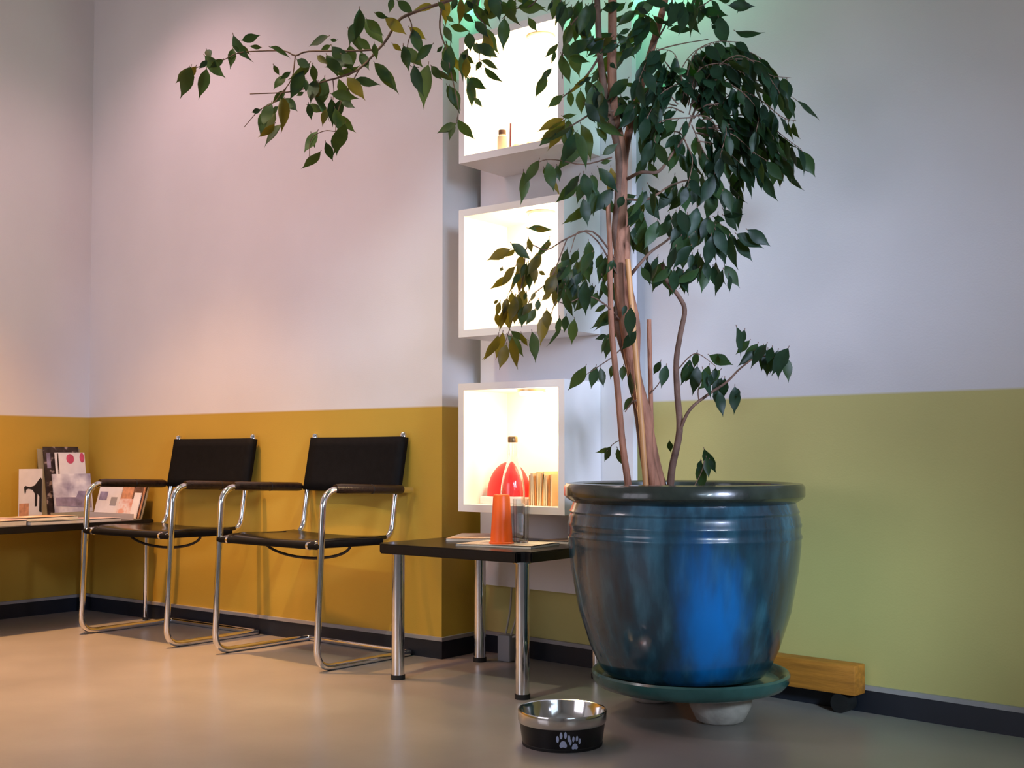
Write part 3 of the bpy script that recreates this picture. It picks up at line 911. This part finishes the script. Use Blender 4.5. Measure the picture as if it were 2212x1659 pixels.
# pale feet carrying the saucer
M_stone = mat('pale_stone', (0.42, 0.38, 0.35), 0.8, noise=0.25, nscale=14, bump=0.4, bscale=30)
for q, lab in ((Vector((3.735, -0.325, 0)), 'pale stone block showing under the front of the pot saucer'),
               (Vector((3.425, -0.185, 0)), 'pale stone block under the left side of the pot saucer'),
               (Vector((3.63, -0.085, 0)), 'pale stone block under the rear of the pot saucer')):
    o = obj('stone_block', *lathe([(0, 0), (0.050, 0.0), (0.070, 0.010), (0.090, 0.05), (0.096, 0.086), (0.090, 0.092), (0, 0.092)], 20), M_stone, smooth=True)
    o.location = q
    o.scale = (1, 0.8, 1)
    o.rotation_euler = (0, 0, 0.7)
    tag(o, lab, 'stone block', 'stone blocks under the pot saucer')

# ------------------------------------------------------------------ fig tree: stems, branches, twigs, leaves
T0 = Vector(tree.location)
DT = 3.60
def path(pts, d0=DT, d1=None):
    """trace (px, py[, depth]) -> points relative to the tree"""
    out = []
    d1 = d0 if d1 is None else d1
    for i, p in enumerate(pts):
        d = p[2] if len(p) > 2 else d0 + (d1 - d0) * i / max(1, len(pts) - 1)
        out.append(at(p[0], p[1], d) - T0)
    return out
def limb(name, pts, r0, r1, m, d0=DT, d1=None, n=10, k=5):
    L = smoothline(path(pts, d0, d1), k)
    rr = [r0 + (r1 - r0) * (i / (len(L) - 1)) for i in range(len(L))]
    return tube(name, L, rr, m, tree, n), L

limb('trunk', [(1432, 1075), (1412, 1000), (1392, 900), (1368, 800), (1350, 700), (1338, 600), (1340, 500), (1344, 400), (1341, 320), (1326, 240), (1322, 150), (1323, 60), (1322, -60), (1318, -170), (1325, -280)], 0.021, 0.011, M_bark, 3.60, 3.56, 12)
limb('trunk', [(1420, 1072), (1400, 980), (1396, 900), (1372, 800), (1372, 700), (1352, 600), (1352, 520), (1345, 430), (1350, 330), (1370, 240), (1398, 140), (1432, 20), (1448, -60), (1470, -150), (1500, -230)], 0.018, 0.008, M_bark, 3.57, 3.64, 12)
limb('trunk', [(1408, 1074), (1392, 980), (1378, 880), (1360, 790), (1334, 690), (1346, 600), (1330, 510), (1336, 420), (1336, 330), (1312, 230), (1296, 120), (1290, 0), (1284, -60), (1262, -150), (1250, -230)], 0.016, 0.007, M_bark2, 3.63, 3.52, 12)
limb('trunk', [(1361, 1072), (1345, 960), (1335, 850), (1322, 720), (1318, 620), (1318, 540), (1314, 440), (1325, 380)], 0.0105, 0.006, M_bark, 3.54, 3.54, 10)
limb('trunk', [(1446, 1072), (1452, 1010), (1468, 930), (1463, 850), (1461, 780), (1470, 720), (1479, 670), (1466, 640), (1440, 605), (1430, 570)], 0.0115, 0.005, M_bark2, 3.58, 3.55, 10)
limb('stake', [(1397, 1078), (1386, 920), (1371, 740), (1356, 560)], 0.0085, 0.008, M_bamboo, 3.50, 3.54, 10, 2)
limb('stake', [(1411, 1066), (1406, 870), (1402, 690)], 0.007, 0.007, M_bark, 3.64, 3.62, 10, 2)

# leaf shapes ----------------------------------------------------------
def leaf_mat(name, col, col2, trans, tcol):
    m = bpy.data.materials.new(name)
    m.use_nodes = True
    nt = m.node_tree
    b = nt.nodes['Principled BSDF']
    b.inputs['Roughness'].default_value = 0.45
    b.inputs['Specular IOR Level'].default_value = 0.22
    oi = nt.nodes.new('ShaderNodeObjectInfo')
    tc = nt.nodes.new('ShaderNodeTexCoord')
    n = nt.nodes.new('ShaderNodeTexNoise')
    n.inputs['Scale'].default_value = 3.0
    nt.links.new(tc.outputs['Object'], n.inputs['Vector'])
    ad = nt.nodes.new('ShaderNodeMath')
    ad.operation = 'MULTIPLY_ADD'
    ad.inputs[1].default_value = 0.5
    nt.links.new(oi.outputs['Random'], ad.inputs[0])
    nt.links.new(n.outputs['Fac'], ad.inputs[2])
    r = nt.nodes.new('ShaderNodeValToRGB')
    r.color_ramp.elements[0].position = 0.45
    r.color_ramp.elements[0].color = (*col, 1)
    r.color_ramp.elements[1].position = 1.0
    r.color_ramp.elements[1].color = (*col2, 1)
    nt.links.new(ad.outputs[0], r.inputs[0])
    nt.links.new(r.outputs[0], b.inputs['Base Color'])
    tr = nt.nodes.new('ShaderNodeBsdfTranslucent')
    tr.inputs['Color'].default_value = (*tcol, 1)
    mx = nt.nodes.new('ShaderNodeMixShader')
    mx.inputs[0].default_value = trans
    nt.links.new(b.outputs[0], mx.inputs[1])
    nt.links.new(tr.outputs[0], mx.inputs[2])
    nt.links.new(mx.outputs[0], nt.nodes['Material Output'].inputs['Surface'])
    return m
LM = [leaf_mat('leaf_dark_green', (0.005, 0.016, 0.008), (0.014, 0.042, 0.020), 0.12, (0.13, 0.22, 0.03)),
      leaf_mat('leaf_mid_green', (0.011, 0.030, 0.010), (0.028, 0.065, 0.022), 0.15, (0.18, 0.24, 0.03)),
      leaf_mat('leaf_olive', (0.026, 0.030, 0.007), (0.065, 0.060, 0.012), 0.28, (0.36, 0.28, 0.02))]
SECT = [(0.0, 0.03), (0.08, 0.34), (0.22, 0.78), (0.40, 1.0), (0.57, 0.88), (0.72, 0.54), (0.83, 0.24), (0.91, 0.09), (1.0, 0.01)]
def leaf_geo(wid, fold, curl):
    """leaf along +y, unit length, normal +z"""
    V, Fc = [], []
    for t, w in SECT:
        y = t
        z = -curl * t * t + 0.02 * math.sin(t * 9)
        h = w * wid * 0.5
        V += [(-h, y, z + h * fold), (0, y, z), (h, y, z + h * fold)]
    for i in range(len(SECT) - 1):
        a = i * 3
        Fc += [(a, a + 1, a + 4, a + 3), (a + 1, a + 2, a + 5, a + 4)]
    return V, Fc
LEAFG = [leaf_geo(w, fo, cu) for w, fo, cu in ((0.43, 0.20, 0.10), (0.41, 0.32, 0.20), (0.46, 0.12, 0.03), (0.39, 0.40, 0.24), (0.44, 0.26, -0.06))]
LEAFM = {}
for gi, (V, Fc) in enumerate(LEAFG):
    for mi in range(3):
        me = bpy.data.meshes.new('leaf')
        me.from_pydata(V, [], Fc)
        me.materials.append(LM[mi])
        me.shade_smooth()
        LEAFM[gi, mi] = me

leaves = []       # (importance, base, direction, normal, length, width factor, material)
def add_leaf(base, tip, roll, imp, mi, wf=1.0):
    d = tip - base
    L = d.length
    if L < 1e-4:
        return
    d.normalize()
    mid = (base + tip) / 2 + T0
    n = (CAM - mid).normalized()
    n = (n - d * n.dot(d)).normalized()
    n = Quaternion(d, roll) @ n
    leaves.append((imp, base, d, n, L, wf, mi))

rnd = random.Random(11)
def traced(list_, ox, oy, sc, d0, spread, mats, extra=1.0, ext=0.16):
    for (x0, y0, x1, y1, w) in list_:
        n = 1 + (rnd.random() < extra) + (rnd.random() < extra - 1)
        for k in range(n):
            X0, Y0, X1, Y1 = ox + x0 / sc, oy + y0 / sc, ox + x1 / sc, oy + y1 / sc
            lp = math.hypot(X1 - X0, Y1 - Y0)
            spr = spread
            if k:
                # a neighbour on the same shoot
                a = rnd.uniform(-0.6, 0.6)
                dx, dy = X1 - X0, Y1 - Y0
                g = max(1.0, 48 / lp) * rnd.uniform(0.85, 1.15)
                dx, dy = g * (dx * math.cos(a) - dy * math.sin(a)), g * (dx * math.sin(a) + dy * math.cos(a))
                X0 += rnd.uniform(-24, 24)
                Y0 += rnd.uniform(-20, 16)
                X1, Y1 = X0 + dx, Y0 + dy + 8
                lp = math.hypot(X1 - X0, Y1 - Y0)
                spr = spread * 1.6
            dep = d0 + rnd.uniform(-spr, spr)
            ratio = min(1.0, (w / sc) / lp / 0.46)
            a, b = at(X0, Y0, dep) - T0, at(X1, Y1, dep + rnd.uniform(-0.025, 0.025)) - T0
            roll = math.acos(max(0.3, ratio)) * rnd.choice((-1, 1)) * 0.75
            if k:
                roll = rnd.uniform(-1.2, 1.2)
            d = b - a
            add_leaf(a - d * ext * 0.4, b + d * ext * 0.6, roll, 2.0 - k, rnd.choice(mats), 1.0)
            pet.append(tubeg([a - d * (0.07 + ext * 0.4) + Vector((0, 0, 0.002)), a - d * ext * 0.4], 0.0011, 5))
pet = []
LEFT = [(570,300,690,265,70),(700,355,625,345,45),(560,340,615,405,35),(495,370,478,490,65),(540,375,490,340,30),(415,450,330,500,60),(300,375,335,430,50),(300,455,245,510,45),(215,500,150,590,75),(160,510,70,610,45),
 (1440,80,1430,290,60),(1400,180,1365,330,50),(1500,150,1610,260,80),(1430,290,1530,380,80),(1370,350,1390,490,60),(1450,400,1510,520,80),(1310,410,1390,480,50),(1200,420,1280,550,60),(1130,420,1190,470,60),(1200,275,1065,335,40),
 (1270,300,1215,300,25),(1220,340,1140,385,40),(780,355,920,405,25),(1550,330,1565,440,50),(1640,140,1780,255,80),(1560,480,1690,630,70),(1410,600,1580,640,50),(1290,600,1370,780,65),(1280,550,1430,520,40),(980,450,1070,500,70),
 (1060,480,940,600,50),(800,490,840,560,40),(920,540,850,590,50),(880,570,805,670,40),(1090,490,1110,620,60),(1040,600,1040,680,70),(1110,600,1075,760,60),(1130,620,1125,740,50),(1020,690,970,715,45),(880,680,790,770,60),
 (860,730,890,950,60),(890,740,975,830,80),(830,800,780,850,25),(700,820,630,840,50),(740,830,690,990,60),(800,930,700,1030,50),(1060,780,1080,890,60),(1060,790,1170,830,80),(1190,820,1160,930,50),(1230,750,1245,930,65),
 (1300,750,1250,910,60),(1310,760,1400,800,40),(1310,870,1395,985,35),(1120,990,1030,1130,55),(1080,1000,1110,1100,35),(1140,1140,1020,1260,50),(1260,1000,1270,1150,60),(1190,1070,1240,1200,65),(1685,-10,1665,90,55),(1730,10,1840,100,75),
 (1990,50,1850,60,50),(1690,330,1755,380,40),(1770,350,1800,520,70),(1780,360,1905,500,80),(1820,210,1930,290,70),(1840,230,1900,400,80),(1560,100,1650,130,25),(1850,500,1890,700,60),(1950,500,1895,770,85),(1980,500,2050,590,40),
 (2090,340,2130,560,80),(2100,650,2190,810,70),(2150,930,2030,990,40),(2150,940,2110,1020,30)]
traced(LEFT, 360, 0, 3.456, 3.52, 0.05, [0, 0, 0, 1, 1, 1, 1, 1, 2], 0.25)
TOPB = [(270,10,330,80,60),(360,-10,310,80,60),(450,-20,460,110,60),(720,60,930,65,100),(420,130,540,130,80),(210,20,220,130,60),(100,140,160,190,60),(140,220,280,260,50),(80,230,140,360,60),(290,290,300,430,80),
 (590,170,580,400,120),(440,290,470,490,70),(350,190,440,300,70),(330,380,410,460,80),(800,160,865,265,90),(130,400,120,640,90),(60,400,10,450,40),(270,500,260,680,90),(400,520,545,575,45),(430,580,550,710,45),
 (390,530,350,590,30),(310,680,325,905,60),(300,670,425,760,60),(340,840,395,905,40),(130,750,210,930,90),(200,1030,320,1190,80),(170,1060,25,1120,50),(160,1070,115,1180,40),(1080,10,1050,120,60),(1160,60,1110,180,80),
 (1300,60,1230,280,110),(1340,40,1290,300,90),(1250,20,1180,160,90),(1150,220,1110,400,70),(1130,380,1130,520,80),(1080,480,1140,700,80),(1200,230,1290,310,100),(1040,380,945,490,40),(1020,440,1000,540,35),(990,590,905,700,35),
 (1150,480,1310,520,55),(1180,370,1220,420,30),(1350,310,1290,380,40),(1430,350,1320,480,60),(1550,380,1420,450,70),(1640,320,1560,370,60),(1270,700,1200,720,40),(1330,660,1260,700,50),(1150,780,1160,920,80),(1240,780,1250,960,80),
 (1340,750,1350,1000,120),(1420,800,1400,900,60),(1080,820,970,910,80),(1090,990,1200,990,40),(1080,1020,890,1130,50),(1070,1070,960,1150,50),(1100,1080,980,1280,60),(1150,1080,1130,1190,60),(1200,1150,1090,1390,70),(1250,1080,1350,1340,100),
 (1300,960,1360,1040,100),(1380,1100,1470,1190,70),(1450,930,1380,1100,60),(880,1380,780,1580,50),(760,1490,770,1550,20),(960,1400,1010,1620,90),(1040,1420,1060,1540,60),(930,1440,950,1500,50),(1420,1390,1500,1370,55),(1340,1500,1370,1640,80),
 (1420,1490,1410,1540,40),(30,20,90,90,50),(560,20,640,80,60),(680,10,640,100,50),(1000,20,960,90,40),(180,-10,140,90,60),(240,120,330,190,60),(480,60,400,140,60),(60,520,110,620,50),(230,470,330,540,60),(110,560,180,700,60)]
traced(TOPB, 940, 0, 3.95, 3.48, 0.06, [0, 0, 1, 1, 1, 2], 0.6)
# lower crown, near the trunk and over the middle box  (crop origin 1200,380)
MIDL = [(300,60,230,270,75),(370,20,420,170,75),(310,320,165,470,90),(480,200,420,300,90),(460,270,510,350,90),(400,250,345,430,40),(700,220,650,330,80),(790,260,650,300,100),(940,170,850,330,70),(870,330,750,520,90),
 (990,190,1070,330,70),(900,370,890,480,80),(1060,470,1050,600,90),(820,540,800,660,80),(900,560,880,700,80),(820,640,850,720,70),(1180,400,1150,560,100),(1250,380,1240,560,110),(1290,520,1200,680,120),(1430,400,1330,560,140),
 (1500,420,1490,640,140),(1600,460,1640,640,150),(1690,500,1700,740,140),(1700,640,1760,900,110),(1590,600,1620,760,120),(1380,650,1300,800,110),(1300,640,1230,850,100),(1450,600,1430,760,110),(1340,750,1320,960,110),(1420,820,1390,960,80),
 (1060,860,1000,980,60),(980,930,930,1060,70),(900,960,990,1110,70),(1140,990,1010,1170,80),(1230,990,1230,1210,110),(1330,1020,1340,1230,110),(1520,880,1480,1100,110),(1560,900,1590,1080,100),(1640,950,1660,1150,80),(1550,1000,1500,1090,80),
 (1760,980,1900,1130,80),(1800,1040,1820,1200,30),(1900,660,2010,830,50),(1960,640,2060,700,30),(1730,520,1830,640,60),(1780,600,1890,740,60),(1650,430,1760,470,50),(1250,110,1190,290,90),(1200,100,1120,240,60),(1400,90,1330,250,120),
 (1480,100,1420,300,120),(1560,110,1560,230,110),(1650,150,1610,360,100),(1740,170,1760,350,90),(1830,210,1880,420,60),(1590,20,1650,110,90),(1700,0,1640,120,60),
 (230,780,170,920,70),(250,900,190,1040,80),(350,800,300,960,70),(380,880,330,980,80),(480,820,420,960,90),(520,860,440,1090,100),(600,880,530,1010,90),(660,880,640,1000,90),(120,920,40,1000,50),(150,1020,60,1130,60),(90,1100,20,1260,50),
 (260,1010,210,1150,70),(310,1080,240,1270,50),(380,1140,350,1250,70),(430,1220,370,1370,70),(490,1100,530,1260,60),(200,1130,170,1280,60),(520,1350,410,1410,45),(110,1460,90,1620,70),(40,1480,20,1640,60),(730,1350,700,1440,70)]
traced(MIDL, 1200, 380, 4.81, 3.55, 0.07, [0, 0, 0, 1, 1], 1.3)
# over the middle lit box (crop origin 940,400)
MBOX = [(780,450,810,560,40),(700,560,790,600,60),(720,590,700,720,80),(760,660,720,760,90),(810,660,760,780,80),(850,570,840,650,40),(660,690,550,830,50),(700,740,650,830,70),(820,670,830,820,50),(870,720,920,750,60),(660,540,590,600,40),
 (640,900,640,1010,90),(700,930,690,1080,90),(600,950,570,1070,80),(590,1000,620,1200,80),(520,960,490,990,40),(540,980,510,1090,40),(510,1070,530,1180,40),(800,990,730,1080,100),(830,1040,760,1160,90),(740,1020,720,1180,80),(760,900,740,960,60),
 (980,760,910,870,60),(1010,680,960,800,60),(960,900,890,960,80),(1000,880,990,990,90),(930,1050,935,1210,80),(1000,940,1000,1010,60),(860,960,850,1050,50),(830,900,800,960,60),(670,1040,660,1150,60),(560,1240,510,1440,50),(520,1260,430,1460,60),(590,1340,540,1520,90),
 (640,1220,760,1300,50),(720,1240,760,1350,40),(840,360,940,380,40),(960,480,910,530,30),(560,690,540,720,25),(930,820,910,890,50),(1040,700,1010,760,50)]
traced(MBOX, 940, 400, 3.859, 3.46, 0.05, [1, 2, 2, 2], 0.5)
# low shoots (crop origin 1200,700, scale 4.022)
LOW = [(350,380,310,550,70),(390,390,410,540,60),(500,360,480,460,60),(590,370,580,480,60),(910,330,850,440,60),(960,370,920,540,80),(1230,250,1200,380,60),(1150,370,1100,470,80),(1200,380,1130,500,90),(1230,380,1200,600,90),
 (1330,370,1270,540,100),(1390,390,1370,500,90),(1350,440,1340,540,90),(1440,480,1370,620,110),(1470,480,1460,640,100),(1400,560,1420,720,80),(1640,60,1590,200,70),(1680,150,1570,260,90),(1750,180,1640,330,120),(1800,190,1720,300,120),
 (1820,220,1790,400,100),(1880,210,1840,340,100),(1930,240,1870,420,80),(1950,270,1930,460,70),(2000,300,2030,490,70),(1720,240,1610,350,70),(480,1070,420,1190,45),(540,1090,590,1240,55),(470,1080,360,1120,25),(660,640,600,750,45),
 (990,1020,1000,1110,55),(1310,1170,1330,1320,70),(1260,1190,1240,1280,50),(1340,1180,1370,1260,50),(700,80,620,180,110),(440,100,350,130,35),(450,140,390,240,35),(1420,270,1500,310,40),(1560,560,1600,640,40)]
traced(LOW, 1200, 700, 4.022, 3.56, 0.05, [0, 0, 1], 0.45)
# leaves above the big crown (crop origin 1180,0, scale 5.027)
TOPR = [(850,40,740,130,90),(940,20,880,100,90),(960,130,780,260,90),(1080,120,990,220,100),(1050,200,900,400,80),(1020,270,860,520,80),(1360,30,1350,220,130),(1300,60,1330,140,80),(1420,90,1470,220,40),(1400,20,1420,120,80),(1540,20,1590,170,60),
 (1710,70,1630,260,55),(1640,-10,1640,80,70),(1800,10,1890,130,35),(1790,190,1970,290,90),(1800,270,1840,320,40),(1880,0,1990,15,40),(2070,340,2330,400,40),(1170,180,1300,270,40),(1270,250,1390,270,40),(1000,90,1100,150,60),(1060,20,960,110,70),
 (1200,350,1150,370,30),(640,30,700,90,60),(560,150,610,100,70),(430,60,480,150,80),(520,40,450,130,80),(330,60,270,160,90),(200,20,140,110,80),(290,130,220,220,90),(390,200,330,370,110),(440,220,420,400,100),(350,280,460,380,90),
 (700,370,520,440,70),(720,430,560,560,70),(780,500,510,600,80),(900,320,790,370,80),(780,380,840,450,60),(940,520,790,660,90),(860,470,800,560,60),(700,690,740,730,60),(830,950,710,960,80),(980,910,830,930,30),(900,1070,830,1060,60),
 (800,1120,820,1290,120),(900,1100,1040,1250,90),(860,1140,740,1260,110),(950,1120,880,1270,90),(620,1430,640,1530,80),(580,1320,700,1260,60),(540,900,530,1130,110),(480,950,540,1080,90),(600,760,480,900,80),(640,800,560,1010,80)]
traced(TOPR, 1180, 0, 5.027, 3.55, 0.06, [0, 0, 1], 0.6)

# branches --------------------------------------------------------------
BR = [([(1322, -20, 3.56), (1180, -40, 3.53), (1040, -20, 3.5), (956, 6, 3.5), (881, 32), (858, 49), (834, 87), (817, 107), (777, 148), (736, 166), (696, 177), (649, 194), (609, 200), (540, 203)], .006, .0015, 3.52),
      ([(817, 107), (759, 110), (667, 111), (638, 120), (612, 110), (545, 111), (510, 116), (481, 130), (427, 145), (392, 168)], .003, .001, 3.52),
      ([(719, 171), (721, 195), (719, 217)], .0016, .001, 3.52),
      ([(777, 148), (753, 191), (739, 214), (728, 250), (725, 284), (728, 320)], .002, .001, 3.52),
      ([(638, 120), (630, 170), (605, 205), (591, 222), (560, 238), (527, 275)], .002, .001, 3.52),
      ([(725, 284), (700, 283), (672, 300), (668, 340)], .0014, .001, 3.52),
      ([(881, 32), (890, 60), (880, 100), (885, 140), (905, 146)], .002, .001, 3.52),
      ([(956, 6), (950, 60), (965, 110), (975, 160), (990, 230), (985, 270)], .003, .0012, 3.5),
      ([(1040, -20), (1030, 30), (1050, 60), (1035, 120), (1040, 150)], .003, .0012, 3.48),
      ([(1180, -40), (1150, 10), (1110, 20), (1085, 40)], .003, .0012, 3.5),
      ([(1296, 120), (1270, 160), (1240, 190), (1215, 210), (1195, 225)], .004, .0012, 3.52),
      ([(1326, 240), (1290, 240), (1250, 262), (1215, 285), (1195, 300)], .004, .0012, 3.52),
      ([(1322, 340), (1260, 355), (1200, 345), (1165, 350), (1140, 385)], .0025, .001, 3.52),
      ([(1290, 10), (1255, 30), (1225, 70), (1215, 120), (1215, 170)], .003, .0012, 3.5),
      ([(1352, 388, 3.58), (1385, 372), (1422, 371), (1450, 335), (1475, 300), (1492, 262), (1505, 225)], .0055, .003, 3.52),
      ([(1398, 140), (1420, 110), (1470, 95), (1530, 85)], .003, .0012, 3.58),
      ([(1405, 110), (1440, 50), (1450, 20), (1455, -30)], .003, .0015, 3.6),
      ([(1432, 20), (1470, 30), (1520, 10), (1560, -20)], .003, .0012, 3.58),
      ([(1358, 600, 3.58), (1378, 575), (1405, 545), (1440, 520), (1475, 490), (1510, 475)], .0055, .002, 3.54),
      ([(1345, 430, 3.58), (1400, 430), (1450, 400), (1500, 388), (1550, 400), (1590, 425)], .004, .0012, 3.54),
      ([(1338, 690, 3.58), (1310, 660), (1270, 640), (1225, 655), (1200, 650)], .003, .0012, 3.52),
      ([(1338, 600, 3.58), (1290, 520), (1250, 500), (1232, 545)], .003, .0011, 3.52),
      ([(1330, 560, 3.58), (1280, 500), (1225, 515), (1180, 540), (1140, 530), (1130, 600), (1110, 680), (1085, 760)], .003, .001, 3.47),
      ([(1225, 515), (1190, 600), (1150, 640), (1120, 700)], .002, .001, 3.47),
      ([(1200, 590), (1205, 630), (1190, 680)], .002, .001, 3.47),
      ([(1468, 930, 3.57), (1490, 885), (1530, 852), (1570, 825), (1600, 795), (1640, 770), (1690, 775)], .0055, .0015, 3.55),
      ([(1463, 800, 3.57), (1490, 770), (1510, 765), (1545, 790)], .0022, .001, 3.55),
      ([(1510, 868), (1508, 845), (1515, 820)], .002, .001, 3.55),
      ([(1372, 720, 3.58), (1330, 765), (1295, 790), (1265, 810)], .0022, .001, 3.54),
      ([(1352, 950, 3.56), (1330, 955), (1310, 975)], .0018, .001, 3.53),
      ([(1385, 860, 3.58), (1365, 870), (1350, 890)], .003, .0015, 3.55),
      ([(1405, 850, 3.62), (1425, 825), (1435, 790)], .0018, .001, 3.6),
      ([(1500, 1050, 3.5), (1515, 1020), (1522, 995)], .0016, .001, 3.5)]
for pts, r0, r1, dd in BR:
    limb('branch', pts, r0, r1, M_bark2, dd, None, 7, 4)

# twigs of the big crown: arching, leaves hanging alternately from them
TW = [[(1480, 220), (1490, 130), (1540, 85), (1595, 92)], [(1490, 240), (1520, 130), (1580, 95), (1625, 118), (1660, 135)], [(1500, 240), (1560, 140), (1630, 140), (1668, 158), (1705, 172)],
      [(1500, 250), (1570, 170), (1640, 175), (1680, 200), (1715, 215)], [(1510, 250), (1590, 205), (1650, 220), (1690, 255), (1725, 268)], [(1510, 260), (1600, 245), (1660, 265), (1700, 290), (1732, 320)],
      [(1510, 270), (1590, 270), (1650, 295), (1690, 320), (1722, 345)], [(1510, 280), (1570, 290), (1620, 320), (1655, 350)], [(1500, 280), (1540, 300), (1580, 330), (1605, 365)], [(1490, 270), (1520, 310), (1535, 345), (1550, 370)],
      [(1480, 260), (1470, 300), (1465, 335)], [(1470, 230), (1430, 225), (1400, 255), (1388, 285)], [(1470, 220), (1420, 190), (1392, 220), (1378, 255)], [(1480, 200), (1430, 130), (1400, 130), (1378, 165)], [(1480, 200), (1460, 120), (1420, 112)],
      [(1490, 230), (1530, 200), (1560, 225), (1580, 265), (1590, 300)], [(1500, 220), (1550, 170), (1600, 190), (1630, 240), (1640, 285)], [(1480, 240), (1450, 230), (1420, 260), (1410, 300)], [(1490, 230), (1510, 160), (1560, 140), (1600, 150)],
      [(1480, 210), (1470, 150), (1500, 110), (1545, 100)], [(1500, 240), (1545, 220), (1570, 270), (1560, 330)], [(1505, 235), (1600, 215), (1640, 245), (1670, 300)], [(1490, 225), (1530, 150), (1590, 125), (1640, 150), (1675, 190)],
      [(1485, 215), (1460, 170), (1430, 165), (1410, 190)], [(1475, 300), (1460, 290), (1420, 300), (1395, 340)], [(1480, 290), (1500, 330), (1500, 370), (1490, 400)], [(1505, 225), (1480, 180), (1440, 190), (1405, 225), (1390, 260)],
      [(1500, 300), (1550, 320), (1590, 360), (1600, 395)], [(1510, 290), (1600, 310), (1640, 350), (1655, 385)], [(1500, 260), (1430, 270), (1410, 310)], [(1520, 280), (1620, 290), (1680, 330), (1705, 370)], [(1495, 250), (1530, 260), (1550, 300), (1545, 350)]]
TW += [[(1318, -150), (1380, -220), (1440, -210), (1490, -160)], [(1325, -270), (1370, -310), (1420, -290), (1450, -240)], [(1322, -200), (1260, -270), (1200, -250), (1160, -190)],
       [(1470, -150), (1530, -190), (1590, -160), (1630, -100)], [(1262, -150), (1200, -170), (1150, -130), (1120, -80)], [(1500, -225), (1550, -250), (1600, -220), (1640, -170)],
       [(1250, -225), (1190, -250), (1130, -220), (1090, -160)], [(1440, -40), (1500, -90), (1560, -80), (1600, -40)], [(1320, -90), (1360, -140), (1400, -120), (1420, -80)], [(1285, -60), (1230, -110), (1180, -90), (1150, -50)]]
for k, tw in enumerate(TW):
    d0, d1 = 3.50 + rnd.uniform(-.03, .03), 3.50 + rnd.uniform(-.14, .10)
    tw = [(a + rnd.uniform(-8, 8), b + rnd.uniform(-8, 8)) for a, b in tw]
    o, L = limb('twig', tw, .0022, .0008, M_bark2, d0, d1, 6, 5)
    step, acc, side = 0.020, 0.0, 1
    total = sum((b - a).length for a, b in zip(L, L[1:]))
    run = 0.0
    for a, b in zip(L, L[1:]):
        seg = (b - a).length
        run += seg
        acc += seg
        while acc > step:
            acc -= step
            if run < 0.12 * total:
                continue
            tdir = (b - a).normalized()
            lat = tdir.cross(Vector((0, 0, 1)))
            if lat.length < 0.1:
                lat = RGT.copy()
            lat.normalize()
            side = -side
            d = Vector((0, 0, -1.0)) + tdir * rnd.uniform(0.15, 0.75) + lat * side * rnd.uniform(0.1, 0.6) + Vector((rnd.uniform(-.25, .25), rnd.uniform(-.25, .25), rnd.uniform(-.1, .5)))
            d.normalize()
            Ln = rnd.uniform(0.058, 0.096)
            base = b + d * 0.008
            # keep the leaves in front of the wall
            tipw = base + d * Ln + T0
            gap = wb(tipw.x) - 0.03 - tipw.y
            if gap < 0:
                continue
            add_leaf(base, base + d * Ln, rnd.uniform(-1.3, 1.3), 1.0 + rnd.uniform(0, 0.5) + (3.6 - (base + T0 - CAM).dot(FWD)), rnd.choice((0, 0, 0, 1)))
            pet.append(tubeg([b, base], 0.0011, 5))

# petioles are hair-fine and uncountable: one part
pv, pf = joing(*pet)
obj('petioles', pv, pf, M_bark2, tree, kind='stuff')

leaves.sort(key=lambda l: -(l[0] * 0 + l[4] * min(1.5, l[5]) * (1 + 0.25 * (l[0] >= 2))))
rest = {0: [], 1: [], 2: []}
def leaf_matrix(base, d, n, L, wf):
    x = d.cross(n).normalized()
    m = Matrix(((x.x * L * wf, d.x * L, n.x * L), (x.y * L * wf, d.y * L, n.y * L), (x.z * L * wf, d.z * L, n.z * L))).to_4x4()
    m.translation = base
    return m
for i, (imp, base, d, n, L, wf, mi) in enumerate(leaves):
    gi = rnd.randrange(len(LEAFG))
    mx = leaf_matrix(base, d, n, L, wf)
    if i < 300:
        o = bpy.data.objects.new('leaf', LEAFM[gi, mi])
        COL.objects.link(o)
        o.parent = tree
        o.matrix_local = mx
    else:
        V, Fc = LEAFG[gi]
        rest[mi].append(([mx @ Vector(q) for q in V], Fc))
V, Fc, mids = [], [], []
for mi in rest:
    for (v_, f_) in rest[mi]:
        k = len(V)
        V += v_
        Fc += [tuple(i + k for i in q) for q in f_]
        mids += [mi] * len(f_)
me = bpy.data.meshes.new('foliage')
me.from_pydata([tuple(q) for q in V], [], Fc)
for m in LM:
    me.materials.append(m)
me.polygons.foreach_set('material_index', mids)
me.shade_smooth()
o = bpy.data.objects.new('foliage', me)
COL.objects.link(o)
o.parent = tree
o['kind'] = 'stuff'
print('leaves', len(leaves))
